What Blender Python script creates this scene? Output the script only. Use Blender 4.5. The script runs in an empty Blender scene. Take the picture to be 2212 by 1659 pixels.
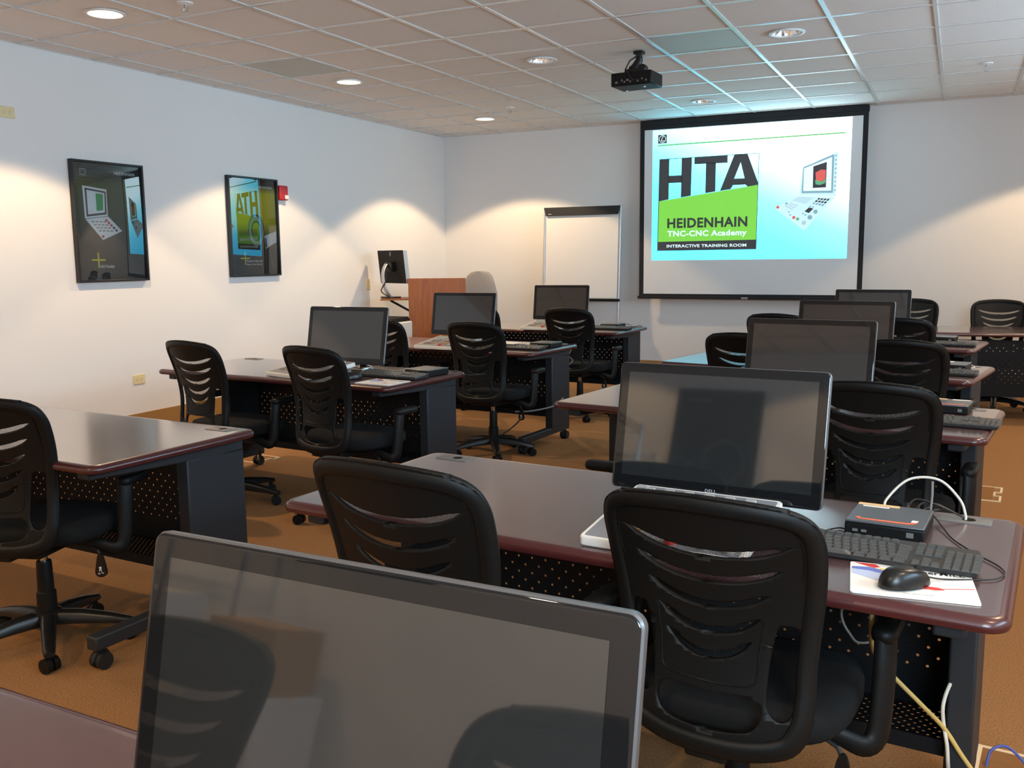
import bpy, bmesh, math, random
from mathutils import Vector, Matrix, geometry
random.seed(7)
PI = math.pi
R = math.radians
sc = bpy.context.scene
COL = sc.collection
H = 2.865
XL, XR, YB, YF = -5.834, 2.21, -1.65, 10.275
TOP = 0.737

# ------------------------------------------------------------------ materials
MATS = {}
def mat(name, col=(.5, .5, .5), rough=.5, metal=0., spec=.5, coat=0., coat_rough=.05, emit=None, estr=0., ior=None, bump=None, noise=None, sheen=0.):
    m = bpy.data.materials.new(name); m.use_nodes = True
    nt = m.node_tree; b = nt.nodes['Principled BSDF']
    b.inputs['Base Color'].default_value = (*col, 1)
    b.inputs['Roughness'].default_value = rough
    b.inputs['Metallic'].default_value = metal
    b.inputs['Specular IOR Level'].default_value = spec
    b.inputs['Coat Weight'].default_value = coat
    b.inputs['Coat Roughness'].default_value = coat_rough
    b.inputs['Sheen Weight'].default_value = sheen
    if ior: b.inputs['IOR'].default_value = ior
    if emit:
        b.inputs['Emission Color'].default_value = (*emit, 1)
        b.inputs['Emission Strength'].default_value = estr
    tc = None
    if bump or noise:
        tc = nt.nodes.new('ShaderNodeTexCoord')
    if noise:   # (scale, other colour, contrast lo, hi, detail)
        s, c2, lo, hi, det = noise
        n = nt.nodes.new('ShaderNodeTexNoise'); n.inputs['Scale'].default_value = s; n.inputs['Detail'].default_value = det
        r = nt.nodes.new('ShaderNodeValToRGB')
        r.color_ramp.elements[0].position = lo; r.color_ramp.elements[1].position = hi
        r.color_ramp.elements[0].color = (*col, 1); r.color_ramp.elements[1].color = (*c2, 1)
        nt.links.new(tc.outputs['Object'], n.inputs['Vector']); nt.links.new(n.outputs['Fac'], r.inputs['Fac'])
        nt.links.new(r.outputs['Color'], b.inputs['Base Color'])
    if bump:    # (scale, strength, distance)
        s, st, d = bump
        n = nt.nodes.new('ShaderNodeTexNoise'); n.inputs['Scale'].default_value = s; n.inputs['Detail'].default_value = 3
        bp = nt.nodes.new('ShaderNodeBump'); bp.inputs['Strength'].default_value = st; bp.inputs['Distance'].default_value = d
        nt.links.new(tc.outputs['Object'], n.inputs['Vector']); nt.links.new(n.outputs['Fac'], bp.inputs['Height'])
        nt.links.new(bp.outputs['Normal'], b.inputs['Normal'])
    MATS[name] = m
    return m

def ramp_mat(name, axis, stops, rough=.4, strength=0., spec=.5, base=None):
    """printed or projected colour gradient along one generated axis ('x','y','z' or (a,b,c) mix)"""
    m = bpy.data.materials.new(name); m.use_nodes = True
    nt = m.node_tree; b = nt.nodes['Principled BSDF']
    tc = nt.nodes.new('ShaderNodeTexCoord'); dot = nt.nodes.new('ShaderNodeVectorMath'); dot.operation = 'DOT_PRODUCT'
    dot.inputs[1].default_value = axis
    r = nt.nodes.new('ShaderNodeValToRGB'); cr = r.color_ramp
    while len(cr.elements) < len(stops): cr.elements.new(.5)
    for e, (p, c) in zip(cr.elements, stops): e.position = p; e.color = (*c, 1)
    nt.links.new(tc.outputs['Generated'], dot.inputs[0]); nt.links.new(dot.outputs['Value'], r.inputs['Fac'])
    b.inputs['Roughness'].default_value = rough; b.inputs['Specular IOR Level'].default_value = spec
    if strength:
        b.inputs['Base Color'].default_value = (*(base or (.6, .6, .6)), 1)
        nt.links.new(r.outputs['Color'], b.inputs['Emission Color']); b.inputs['Emission Strength'].default_value = strength
    else:
        nt.links.new(r.outputs['Color'], b.inputs['Base Color'])
    return m

def glass_film(name, ior=1.5, tint=(1, 1, 1), rough=.0):
    m = bpy.data.materials.new(name); m.use_nodes = True
    nt = m.node_tree; nt.nodes.clear()
    out = nt.nodes.new('ShaderNodeOutputMaterial'); mix = nt.nodes.new('ShaderNodeMixShader')
    tr = nt.nodes.new('ShaderNodeBsdfTransparent'); tr.inputs['Color'].default_value = (*tint, 1)
    gl = nt.nodes.new('ShaderNodeBsdfGlossy'); gl.inputs['Roughness'].default_value = rough
    fr = nt.nodes.new('ShaderNodeFresnel'); fr.inputs['IOR'].default_value = ior
    nt.links.new(fr.outputs[0], mix.inputs[0]); nt.links.new(tr.outputs[0], mix.inputs[1]); nt.links.new(gl.outputs[0], mix.inputs[2])
    nt.links.new(mix.outputs[0], out.inputs[0])
    return m

def mesh_fabric(name, col, scale):
    """woven mesh cloth: tiny holes between the threads"""
    m = bpy.data.materials.new(name); m.use_nodes = True
    nt = m.node_tree; b = nt.nodes['Principled BSDF']
    b.inputs['Base Color'].default_value = (*col, 1); b.inputs['Roughness'].default_value = .7
    tc = nt.nodes.new('ShaderNodeTexCoord'); mp = nt.nodes.new('ShaderNodeMapping'); mp.inputs['Scale'].default_value = (scale,) * 3
    mp.inputs['Rotation'].default_value = (0, R(45), 0)
    ck = nt.nodes.new('ShaderNodeTexChecker'); ck.inputs['Scale'].default_value = 1.
    nt.links.new(tc.outputs['Object'], mp.inputs['Vector'])
    sep = nt.nodes.new('ShaderNodeSeparateXYZ'); cmb = nt.nodes.new('ShaderNodeCombineXYZ')
    nt.links.new(mp.outputs[0], sep.inputs[0]); nt.links.new(sep.outputs[0], cmb.inputs[0]); nt.links.new(sep.outputs[2], cmb.inputs[1])
    cmb.inputs[2].default_value = .5
    nt.links.new(cmb.outputs[0], ck.inputs['Vector'])
    tr = nt.nodes.new('ShaderNodeBsdfTransparent'); mix = nt.nodes.new('ShaderNodeMixShader')
    nt.links.new(ck.outputs['Fac'], mix.inputs[0]); nt.links.new(b.outputs[0], mix.inputs[1]); nt.links.new(tr.outputs[0], mix.inputs[2])
    nt.links.new(mix.outputs[0], nt.nodes['Material Output'].inputs[0])
    return m

def wood_mat(name, c1, c2, scale=(3, 3, .35), rough=.4):
    m = bpy.data.materials.new(name); m.use_nodes = True
    nt = m.node_tree; b = nt.nodes['Principled BSDF']; b.inputs['Roughness'].default_value = rough
    tc = nt.nodes.new('ShaderNodeTexCoord'); mp = nt.nodes.new('ShaderNodeMapping'); mp.inputs['Scale'].default_value = scale
    n = nt.nodes.new('ShaderNodeTexNoise'); n.inputs['Scale'].default_value = 9; n.inputs['Detail'].default_value = 6; n.inputs['Distortion'].default_value = 1.2
    r = nt.nodes.new('ShaderNodeValToRGB'); r.color_ramp.elements[0].position = .35; r.color_ramp.elements[1].position = .65
    r.color_ramp.elements[0].color = (*c1, 1); r.color_ramp.elements[1].color = (*c2, 1)
    nt.links.new(tc.outputs['Object'], mp.inputs['Vector']); nt.links.new(mp.outputs[0], n.inputs['Vector'])
    nt.links.new(n.outputs['Fac'], r.inputs['Fac']); nt.links.new(r.outputs['Color'], b.inputs['Base Color'])
    return m

M = {}
M['wall'] = mat('wall_paint', (.80, .79, .775), .75, bump=(220, .08, .002), spec=.25)
M['carpet'] = mat('carpet', (.235, .112, .044), .95, noise=(160, (.385, .205, .088), .3, .7, 4), bump=(420, .7, .004), spec=.1)
M['carpet_base'] = mat('carpet_base', (.36, .20, .07), .95, bump=(420, .4, .003), spec=.1)
M['tile'] = mat('ceiling_tile', (.82, .80, .77), .9, noise=(260, (.88, .87, .84), .35, .6, 4), bump=(180, .35, .003), spec=.1)
M['tbar'] = mat('ceiling_grid_metal', (.64, .63, .61), .25, spec=.8)
M['vent'] = mat('vent_panel', (.55, .58, .53), .5)
M['laminate'] = mat('mahogany_laminate', (.070, .034, .034), .27, noise=(30, (.085, .043, .042), .3, .7, 5), spec=.6, coat=1., coat_rough=.15)
M['edge'] = mat('mahogany_edge', (.058, .011, .011), .30, spec=.5, coat=.25, coat_rough=.10)
M['steel'] = mat('charcoal_steel', (.019, .021, .024), .5, spec=.35, bump=(500, .15, .001))
M['steel_blk'] = mat('black_steel', (.007, .007, .0075), .6, spec=.2)
M['plastic'] = mat('black_plastic', (.0062, .0060, .0055), .48, spec=.22, bump=(600, .12, .001))
M['plastic_g'] = mat('black_gloss_plastic', (.009, .0085, .008), .3, spec=.4)
M['fabric'] = mat('black_fabric', (.0075, .0073, .007), .9, spec=.2, bump=(700, .4, .002))
M['mesh'] = mesh_fabric('chair_mesh', (.008, .008, .008), 480)
M['rubber'] = mat('caster_rubber', (.014, .014, .014), .6, spec=.3)
M['chrome'] = mat('chrome', (.75, .75, .75), .18, metal=1.)
M['grey_plastic'] = mat('grey_plastic', (.16, .15, .14), .5)
M['glass_black'] = mat('monitor_glass_black', (.009, .009, .0095), .03, ior=1.5)
M['lcd'] = mat('monitor_lcd', (.020, .021, .021), .04, ior=1.95)
M['rim'] = mat('monitor_rim', (.16, .16, .165), .35, metal=.6)
M['white_pl'] = mat('white_plastic', (.74, .70, .64), .45)
M['white_pl2'] = mat('control_panel_face', (.56, .54, .50), .4)
M['face_grey'] = mat('control_panel_grey_face', (.22, .225, .24), .35)
M['key_dark'] = mat('key_dark', (.24, .19, .14), .5)
M['key_grey'] = mat('key_grey', (.42, .40, .36), .5)
M['key_orange'] = mat('key_orange', (.38, .22, .09), .5)
M['key_red'] = mat('key_red', (.6, .04, .03), .4)
M['kb_body'] = mat('keyboard_body', (.022, .022, .022), .5)
M['kb_key'] = mat('keyboard_key', (.055, .054, .050), .36)
M['pc_top'] = mat('computer_grey', (.075, .085, .095), .30)
M['cream'] = mat('cream_plastic', (.76, .64, .36), .5)
M['slot'] = mat('socket_dark', (.22, .17, .08), .6)
M['silver'] = mat('silver_paint', (.55, .56, .58), .35, metal=.7)
M['white_bd'] = mat('whiteboard', (.80, .79, .77), .35)
M['screen_cloth'] = mat('screen_cloth', (.80, .80, .80), .85, spec=.1)
M['screen_black'] = mat('screen_border', (.012, .012, .015), .8)
M['frame_blk'] = mat('frame_black', (.012, .012, .013), .3)
M['oak'] = wood_mat('oak_veneer', (.27, .072, .008), (.36, .108, .016))
M['red'] = mat('alarm_red', (.45, .015, .02), .35)
M['clear'] = mat('strobe_lens', (.8, .8, .8), .15)
M['lens_on'] = mat('lamp_lens_lit', (.9, .85, .75), .5, emit=(1, .90, .78), estr=7.)
M['reflector'] = mat('reflector', (.80, .80, .80), .12, metal=1.)
M['trim'] = mat('light_trim', (.85, .85, .84), .4)
M['sprk'] = mat('sprinkler_metal', (.5, .5, .48), .3, metal=.8)
M['grey_fab'] = mat('grey_chair_fabric', (.30, .29, .29), .9, bump=(500, .3, .002))
M['yellow_cb'] = mat('yellow_cable', (.55, .38, .12), .5)
M['white_cb'] = mat('white_cable', (.62, .57, .48), .5)
M['grey_cb'] = mat('grey_cable', (.22, .21, .19), .5)
M['black_cb'] = mat('black_cable', (.012, .010, .010), .5)
M['blue_cb'] = mat('blue_cable', (.06, .09, .35), .5)
M['paper'] = mat('paper', (.80, .77, .70), .6)
M['sticker_red'] = mat('sticker_red', (.75, .14, .06), .5)
M['sticker_tan'] = mat('sticker_tan', (.75, .50, .25), .5)
M['pad'] = mat('pad_white', (.80, .77, .72), .5)
M['ink_dark'] = mat('ink_dark', (.05, .045, .045), .5)
M['ink_red'] = mat('ink_red', (.62, .05, .04), .5)
M['ink_blue'] = mat('ink_blue', (.13, .18, .48), .5)
M['ink_lblue'] = mat('ink_light_blue', (.45, .52, .70), .5)
M['ink_yellow'] = mat('ink_yellow', (.75, .60, .12), .5)
M['ink_white'] = mat('ink_white', (.75, .75, .73), .5)
M['ink_grey'] = mat('ink_grey', (.30, .30, .30), .5)
M['ink_green'] = mat('ink_green', (.05, .32, .10), .5)
M['ink_plus'] = mat('ink_plus', (.72, .66, .03), .5)
M['card'] = mat('cardboard', (.40, .25, .13), .8)
M['card_w'] = mat('white_carton', (.62, .62, .63), .7)
M['glazing'] = glass_film('poster_glazing', 2.0)
M['brass_line'] = mat('floor_box_frame', (.72, .56, .36), .5)
M['carpet_lid'] = mat('floor_box_lid', (.25, .12, .045), .95, bump=(420, .5, .003), spec=.1)
# projected picture (light giving)
def em(name, col, s=1.): return mat(name, (.5, .5, .5), .85, emit=col, estr=s, spec=.1)
M['sl_dark'] = mat('slide_dark', (.5, .5, .5), .85, emit=(.012, .010, .014), estr=1., spec=.1)
for n, c, s in [('sl_dark', (.02, .017, .022), .6), ('sl_green', (.20, .70, .045), 1.), ('sl_white', (.80, 1.05, 1.08), 1.),
                ('sl_line', (.13, .58, .12), 1.), ('sl_grey', (.42, .62, .72), 1.), ('sl_pale', (.62, .92, 1.02), 1.), ('sl_mid', (.22, .42, .52), 1.),
                ('sl_red', (.75, .10, .08), 1.), ('sl_g2', (.10, .42, .20), 1.), ('sl_disp', (.85, 1.05, 1.08), 1.)]:
    M[n] = mat('picture_' + n[3:], (.10, .10, .10), .85, emit=c, estr=s, spec=.05)
M['sl_bg'] = ramp_mat('picture_background', (.42, 0, .62), [(0., (.15, 1.7, 2.9)), (.36, (.22, 2.1, 3.5)), (.52, (.40, 2.7, 4.0)), (.66, (.95, 3.6, 4.6)), (.80, (3.2, 4.6, 5.2)), (1., (3.2, 4.6, 5.2))], .85, 1.0, .05, (.10, .10, .10))

# ------------------------------------------------------------------ mesh builder
class MB:
    def __init__(s): s.v = []; s.f = []; s.m = []
    def add(s, vs, fs, mi=0):
        o = len(s.v); s.v += [tuple(p) for p in vs]; s.f += [tuple(i + o for i in f) for f in fs]; s.m += [mi] * len(fs)
        return s
    def box(s, x0, x1, y0, y1, z0, z1, mi=0):
        return s.add([(x0, y0, z0), (x1, y0, z0), (x1, y1, z0), (x0, y1, z0), (x0, y0, z1), (x1, y0, z1), (x1, y1, z1), (x0, y1, z1)],
                     [(0, 3, 2, 1), (4, 5, 6, 7), (0, 1, 5, 4), (1, 2, 6, 5), (2, 3, 7, 6), (3, 0, 4, 7)], mi)
    def hexa(s, pts, mi=0):
        return s.add(pts, [(0, 3, 2, 1), (4, 5, 6, 7), (0, 1, 5, 4), (1, 2, 6, 5), (2, 3, 7, 6), (3, 0, 4, 7)], mi)
    def cyl(s, p0, p1, r0, r1=None, n=20, mi=0, caps=True):
        r1 = r0 if r1 is None else r1
        p0, p1 = Vector(p0), Vector(p1); d = (p1 - p0).normalized()
        a = d.orthogonal().normalized(); b = d.cross(a)
        vs = []
        for p, r in ((p0, r0), (p1, r1)):
            for i in range(n):
                t = 2 * PI * i / n; vs.append(p + a * (r * math.cos(t)) + b * (r * math.sin(t)))
        fs = [(i, (i + 1) % n, n + (i + 1) % n, n + i) for i in range(n)]
        if caps: fs += [tuple(range(n - 1, -1, -1)), tuple(range(n, 2 * n))]
        return s.add(vs, fs, mi)
    def lathe(s, prof, c=(0, 0, 0), n=28, mi=0, axis='z', sx=1, sy=1, caps=True):
        """prof: list of (radius, height)"""
        vs = []; k = len(prof)
        for r, h in prof:
            for i in range(n):
                t = 2 * PI * i / n; x, y = r * math.cos(t) * sx, r * math.sin(t) * sy
                p = {'z': (x, y, h), 'y': (x, h, y), 'x': (h, x, y)}[axis]
                vs.append((c[0] + p[0], c[1] + p[1], c[2] + p[2]))
        fs = [(j * n + i, j * n + (i + 1) % n, (j + 1) * n + (i + 1) % n, (j + 1) * n + i) for j in range(k - 1) for i in range(n)]
        if caps and prof[0][0] > 1e-6: fs.append(tuple(range(n - 1, -1, -1)))
        if caps and prof[-1][0] > 1e-6: fs.append(tuple(range((k - 1) * n, k * n)))
        return s.add(vs, fs, mi)
    def tube(s, pts, r, n=10, mi=0, closed=False, flat=None, up=(0, 0, 1)):
        """sweep a round (or flat=(a,b) elliptical) section along pts; r may be a list"""
        pts = [Vector(p) for p in pts]; k = len(pts); vs = []
        rr = r if isinstance(r, (list, tuple)) else [r] * k
        prev = None
        for i, p in enumerate(pts):
            if closed: d = pts[(i + 1) % k] - pts[i - 1]
            else: d = pts[min(i + 1, k - 1)] - pts[max(i - 1, 0)]
            d.normalize()
            if prev is None:
                u = Vector(up); a = u - d * u.dot(d)
                if a.length < 1e-3: a = d.orthogonal()
            else:
                a = prev - d * prev.dot(d)
            a.normalize(); prev = a; b = d.cross(a)
            fa, fb = flat or (1, 1)
            for j in range(n):
                t = 2 * PI * j / n; vs.append(p + a * (rr[i] * fa * math.cos(t)) + b * (rr[i] * fb * math.sin(t)))
        fs = []
        for i in range(k if closed else k - 1):
            q = (i + 1) % k
            for j in range(n): fs.append((i * n + j, i * n + (j + 1) % n, q * n + (j + 1) % n, q * n + j))
        if not closed: fs += [tuple(range(n - 1, -1, -1)), tuple(range((k - 1) * n, k * n))]
        return s.add(vs, fs, mi)
    def loops(s, loops, mis=None, cap=True, bottom=True):
        """stack closed loops of equal count"""
        n = len(loops[0]); o = len(s.v)
        for l in loops: s.v += [tuple(p) for p in l]
        for j in range(len(loops) - 1):
            mi = mis[j] if mis else 0
            for i in range(n):
                s.f.append((o + j * n + i, o + j * n + (i + 1) % n, o + (j + 1) * n + (i + 1) % n, o + (j + 1) * n + i)); s.m.append(mi)
        if bottom: s.f.append(tuple(o + i for i in range(n - 1, -1, -1))); s.m.append(mis[0] if mis else 0)
        if cap: s.f.append(tuple(o + (len(loops) - 1) * n + i for i in range(n))); s.m.append(mis[-1] if mis else 0)
        return s
    def poly(s, pts, mi=0): return s.add(pts, [tuple(range(len(pts)))], mi)
    def tess(s, rings, to3, mi=0):
        """filled polygon with holes; rings in 2D, to3 maps 2D to 3D"""
        flat = [p for r in rings for p in r]
        tris = geometry.tessellate_polygon([[Vector((p[0], p[1], 0)) for p in r] for r in rings])
        return s.add([to3(p) for p in flat], tris, mi)
    def build(s, name, mats, parent=None, smooth=35, bevel=0, bseg=2):
        me = bpy.data.meshes.new(name); me.from_pydata(s.v, [], s.f)
        mats = mats if isinstance(mats, (list, tuple)) else [mats]
        for m in mats: me.materials.append(m)
        me.polygons.foreach_set('material_index', s.m)
        bm = bmesh.new(); bm.from_mesh(me); bmesh.ops.recalc_face_normals(bm, faces=bm.faces); bm.to_mesh(me); bm.free()
        if smooth:
            me.polygons.foreach_set('use_smooth', [True] * len(me.polygons)); me.set_sharp_from_angle(angle=R(smooth))
        me.update()
        o = bpy.data.objects.new(name, me); COL.objects.link(o)
        if parent: o.parent = parent
        if bevel:
            b = o.modifiers.new('bevel', 'BEVEL'); b.width = bevel; b.segments = bseg; b.limit_method = 'ANGLE'; b.angle_limit = R(40); b.harden_normals = False
        return o

def rrect(w, d, r, n=6, cx=0, cy=0):
    pts = []
    for sx, sy, a0 in ((1, 1, 0), (-1, 1, 90), (-1, -1, 180), (1, -1, 270)):
        for i in range(n + 1):
            a = R(a0 + 90 * i / n); pts.append((cx + sx * (w / 2 - r) + r * math.cos(a), cy + sy * (d / 2 - r) + r * math.sin(a)))
    return pts
def catmull(P, n=6, closed=True):
    out = []; k = len(P)
    rng = range(k) if closed else range(k - 1)
    for i in rng:
        p0, p1, p2, p3 = (P[(i - 1) % k], P[i], P[(i + 1) % k], P[(i + 2) % k]) if closed else (P[max(i - 1, 0)], P[i], P[i + 1], P[min(i + 2, k - 1)])
        for j in range(n):
            t = j / n
            out.append(tuple(.5 * (2 * b + (c - a) * t + (2 * a - 5 * b + 4 * c - d) * t * t + (3 * b - a - 3 * c + d) * t ** 3) for a, b, c, d in zip(p0, p1, p2, p3)))
    if not closed: out.append(tuple(P[-1]))
    return out

def text_tris(txt, bold=.0):
    cu = bpy.data.curves.new('t', 'FONT'); cu.body = txt; cu.size = 1; cu.offset = bold; cu.resolution_u = 3; cu.space_character = 1 + 2.2 * bold
    o = bpy.data.objects.new('t', cu); COL.objects.link(o)
    dg = bpy.context.evaluated_depsgraph_get(); dg.update()
    me = bpy.data.meshes.new_from_object(o.evaluated_get(dg))
    vs = [(v.co.x, v.co.y) for v in me.vertices]; fs = [tuple(p.vertices) for p in me.polygons]
    bpy.data.objects.remove(o); bpy.data.curves.remove(cu); bpy.data.meshes.remove(me)
    return vs, fs
def put_text(mb, txt, to3, u0, u1, v0, v1, mi=0, bold=.0):
    """fit the lettering into the rectangle u0..u1, v0..v1 of a plane"""
    vs, fs = text_tris(txt, bold)
    xs = [p[0] for p in vs]; ys = [p[1] for p in vs]
    x0, x1, y0, y1 = min(xs), max(xs), min(ys), max(ys)
    mb.add([to3((u0 + (p[0] - x0) / (x1 - x0) * (u1 - u0), v0 + (p[1] - y0) / (y1 - y0) * (v1 - v0))) for p in vs], fs, mi)

# ------------------------------------------------------------------ scene graph helpers
def tag(o, label, cat, group=None, kind=None):
    o['label'] = label; o['category'] = cat
    if group: o['group'] = group
    if kind: o['kind'] = kind
    return o
def thing(name, label, cat, loc=(0, 0, 0), rz=0, group=None):
    o = bpy.data.objects.new(name, None); o.empty_display_size = .1; COL.objects.link(o)
    o.location = loc; o.rotation_euler = (0, 0, R(rz))
    return tag(o, label, cat, group)
def copy_tree(o, parent=None):
    c = o.copy(); COL.objects.link(c)
    if parent: c.parent = parent
    for ch in list(o.children): copy_tree(ch, c)
    return c
class Kind:
    """first placement uses the prototype, later ones are copies"""
    def __init__(s, proto): s.p = proto; s.used = False
    def place(s, loc, rz, label, cat=None, group=None):
        if not s.used: o = s.p; s.used = True
        else:
            o = s.p.copy(); COL.objects.link(o)
            for ch in list(s.p.children):
                c = ch.copy(); COL.objects.link(c); c.parent = o
                for g in list(ch.children):
                    d = g.copy(); COL.objects.link(d); d.parent = c
        o.location = loc; o.rotation_euler = (0, 0, R(rz)); o['label'] = label
        if group: o['group'] = group
        return o
def struct(o): o['kind'] = 'structure'; return o

# ------------------------------------------------------------------ room shell
ADDED_WINS = [(-.9, 3.2), (4.4, 8.5)]  # made-up high windows in the right wall, openings for cool fill light
FILL = 165; FILL2 = 225  # power of the added fill lamps: right wall, back wall
M['pane'] = glass_film('window_pane', 1.45)
def room():
    struct(MB().box(XL - .1, XR + .1, YB - .1, YF + .1, -.06, 0).build('floor', M['carpet'], smooth=0))
    w = struct(MB().box(XL - .1, XL, YB - .1, YF + .1, 0, H + .15).build('wall_left', M['wall'], smooth=0))
    b = MB(); wz0, wz1 = 1.75, 2.70
    ys = [YB - .1] + [v for a, c in ADDED_WINS for v in (a, c)] + [YF + .1]
    for k in range(0, len(ys), 2): b.box(XR, XR + .1, ys[k], ys[k + 1], 0, H + .15)
    for a, c in ADDED_WINS: b.box(XR, XR + .1, a, c, 0, wz0); b.box(XR, XR + .1, a, c, wz1, H + .15)
    struct(b.build('wall_right', M['wall'], smooth=0))
    for k, (a, c) in enumerate(ADDED_WINS):
        b = MB(); f = .045
        b.box(XR + .03, XR + .08, a, a + f, wz0, wz1); b.box(XR + .03, XR + .08, c - f, c, wz0, wz1); b.box(XR + .03, XR + .08, a + f, c - f, wz0, wz0 + f); b.box(XR + .03, XR + .08, a + f, c - f, wz1 - f, wz1)
        m = (a + c) / 2; b.box(XR + .035, XR + .075, m - .02, m + .02, wz0 + f, wz1 - f)
        fr = struct(b.build('window_%d' % (k + 1), M['silver'], smooth=0))
        MB().box(XR + .05, XR + .056, a + f, c - f, wz0 + f, wz1 - f).build('pane', M['pane'], fr, smooth=0)
        l = bpy.data.lights.new('cool_fill', 'AREA'); l.shape = 'RECTANGLE'; l.size = c - a; l.size_y = wz1 - wz0; l.energy = FILL; l.color = (.54, .79, 1.)  # fill lamp outside the made-up window, cools the upper walls
        o = bpy.data.objects.new('cool_fill', l); COL.objects.link(o); o.location = (XR + .25, m, (wz0 + wz1) / 2); o.rotation_euler = (0, R(90), 0)
        o.rotation_euler = Matrix(((0, 0, 1), (1, 0, 0), (0, 1, 0))).to_euler()
    struct(MB().box(XL, XR, YF, YF + .1, 0, H + .15).build('wall_front', M['wall'], smooth=0))
    x0, x1, z0, z1 = .45, 2.0, 1.65, 2.65
    b = MB().box(XL, x0, YB - .1, YB, 0, H + .15).box(x1, XR, YB - .1, YB, 0, H + .15).box(x0, x1, YB - .1, YB, 0, z0).box(x0, x1, YB - .1, YB, z1, H + .15)
    struct(b.build('wall_back', M['wall'], smooth=0))
    b = MB(); f = .045
    b.box(x0, x0 + f, YB - .08, YB - .03, z0, z1); b.box(x1 - f, x1, YB - .08, YB - .03, z0, z1); b.box(x0 + f, x1 - f, YB - .08, YB - .03, z0, z0 + f); b.box(x0 + f, x1 - f, YB - .08, YB - .03, z1 - f, z1)
    fr = struct(b.build('window_3', M['silver'], smooth=0))  # made-up back window, added to let cool fill reach the front wall
    MB().box(x0 + f, x1 - f, YB - .058, YB - .052, z0 + f, z1 - f).build('pane', M['pane'], fr, smooth=0)
    l = bpy.data.lights.new('cool_fill', 'AREA'); l.shape = 'RECTANGLE'; l.size = x1 - x0; l.size_y = z1 - z0; l.energy = FILL2; l.color = (.54, .79, 1.)  # added fill lamp behind the back opening
    o = bpy.data.objects.new('cool_fill', l); COL.objects.link(o); o.location = ((x0 + x1) / 2, YB - .25, (z0 + z1) / 2); o.rotation_euler = (R(90), 0, 0)
    bh, bt = .20, .012
    struct(MB().box(XL, XL + bt, YB, YF, 0, bh).build('baseboard_left', M['carpet_base'], smooth=0))
    struct(MB().box(XR - bt, XR, YB, YF, 0, bh).build('baseboard_right', M['carpet_base'], smooth=0))
    struct(MB().box(XL + bt, XR - bt, YF - bt, YF, 0, bh).build('baseboard_front', M['carpet_base'], smooth=0))
    struct(MB().box(XL + bt, XR - bt, YB, YB + bt, 0, bh).build('baseboard_back', M['carpet_base'], smooth=0))
room()

CANS_ON = [(-4.665, 4.18), (-4.68, 6.67), (-4.66, 9.12)]
CANS_OFF = [(-1.115, 6.628), (-2.911, 6.65), (-2.302, 9.143)]
GX, GY = .601, .618
def ceiling():
    mb = MB(); b = .012; rec = .006
    i0 = math.floor((XL + 1.41) / GX); i1 = math.ceil((XR + 1.41) / GX)
    j0 = math.floor((YB - 6.317) / GY); j1 = math.ceil((YF - 6.317) / GY)
    vents = [(-4.71, 6.02), (-1.71, 6.626)]
    for i in range(i0, i1):
        for j in range(j0, j1):
            x0, x1 = max(-1.41 + i * GX, XL), min(-1.41 + (i + 1) * GX, XR)
            y0, y1 = max(6.317 + j * GY, YB), min(6.317 + (j + 1) * GY, YF)
            if x1 - x0 < .03 or y1 - y0 < .03: continue
            a0, a1, c0, c1 = x0 + b, x1 - b, y0 + b, y1 - b
            hole = [c for c in CANS_ON + CANS_OFF if x0 < c[0] < x1 and y0 < c[1] < y1]
            sq = [(a0, c0), (a1, c0), (a1, c1), (a0, c1)]
            # grid bars around the tile (bottom face of the tee), then the lip up to the tile
            o = [(x0, y0, H), (x1, y0, H), (x1, y1, H), (x0, y1, H)]; n = [(p[0], p[1], H) for p in sq]; up = [(p[0], p[1], H + rec) for p in sq]
            for k in range(4):
                q = (k + 1) % 4
                mb.add([o[k], o[q], n[q], n[k]], [(0, 1, 2, 3)], 1); mb.add([n[k], n[q], up[q], up[k]], [(0, 1, 2, 3)], 1)
            if any(abs((a0 + a1) / 2 - v[0]) < .25 and abs((c0 + c1) / 2 - v[1]) < .25 for v in vents):
                continue
            if hole:
                cx, cy = hole[0]; ring = [(cx + .101 * math.cos(2 * PI * t / 28), cy + .101 * math.sin(2 * PI * t / 28)) for t in range(28)]
                mb.tess([sq, ring], lambda p: (p[0], p[1], H + rec), 0)
            else:
                mb.add(up, [(0, 1, 2, 3)], 0)
    mb.box(XL, XR, YB, YF, H + .14, H + .15, 0)
    struct(mb.build('ceiling', [M['tile'], M['tbar']], smooth=0))
    for k, (vx, vy) in enumerate(vents):
        ci = math.floor((vx + 1.41) / GX); cj = math.floor((vy - 6.317) / GY)
        x0 = -1.41 + ci * GX + b; y0 = 6.317 + cj * GY + b; x1 = x0 + GX - 2 * b; y1 = y0 + GY - 2 * b
        o = MB().box(x0, x1, y0, y1, H + .004, H + .03).build('ceiling_panel', M['vent'], smooth=0)
        tag(o, ['grey-green vent panel in the ceiling grid near the left wall', 'smooth greenish panel in the ceiling grid beside the projector'][k], 'ceiling panel')
ceiling()

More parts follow.
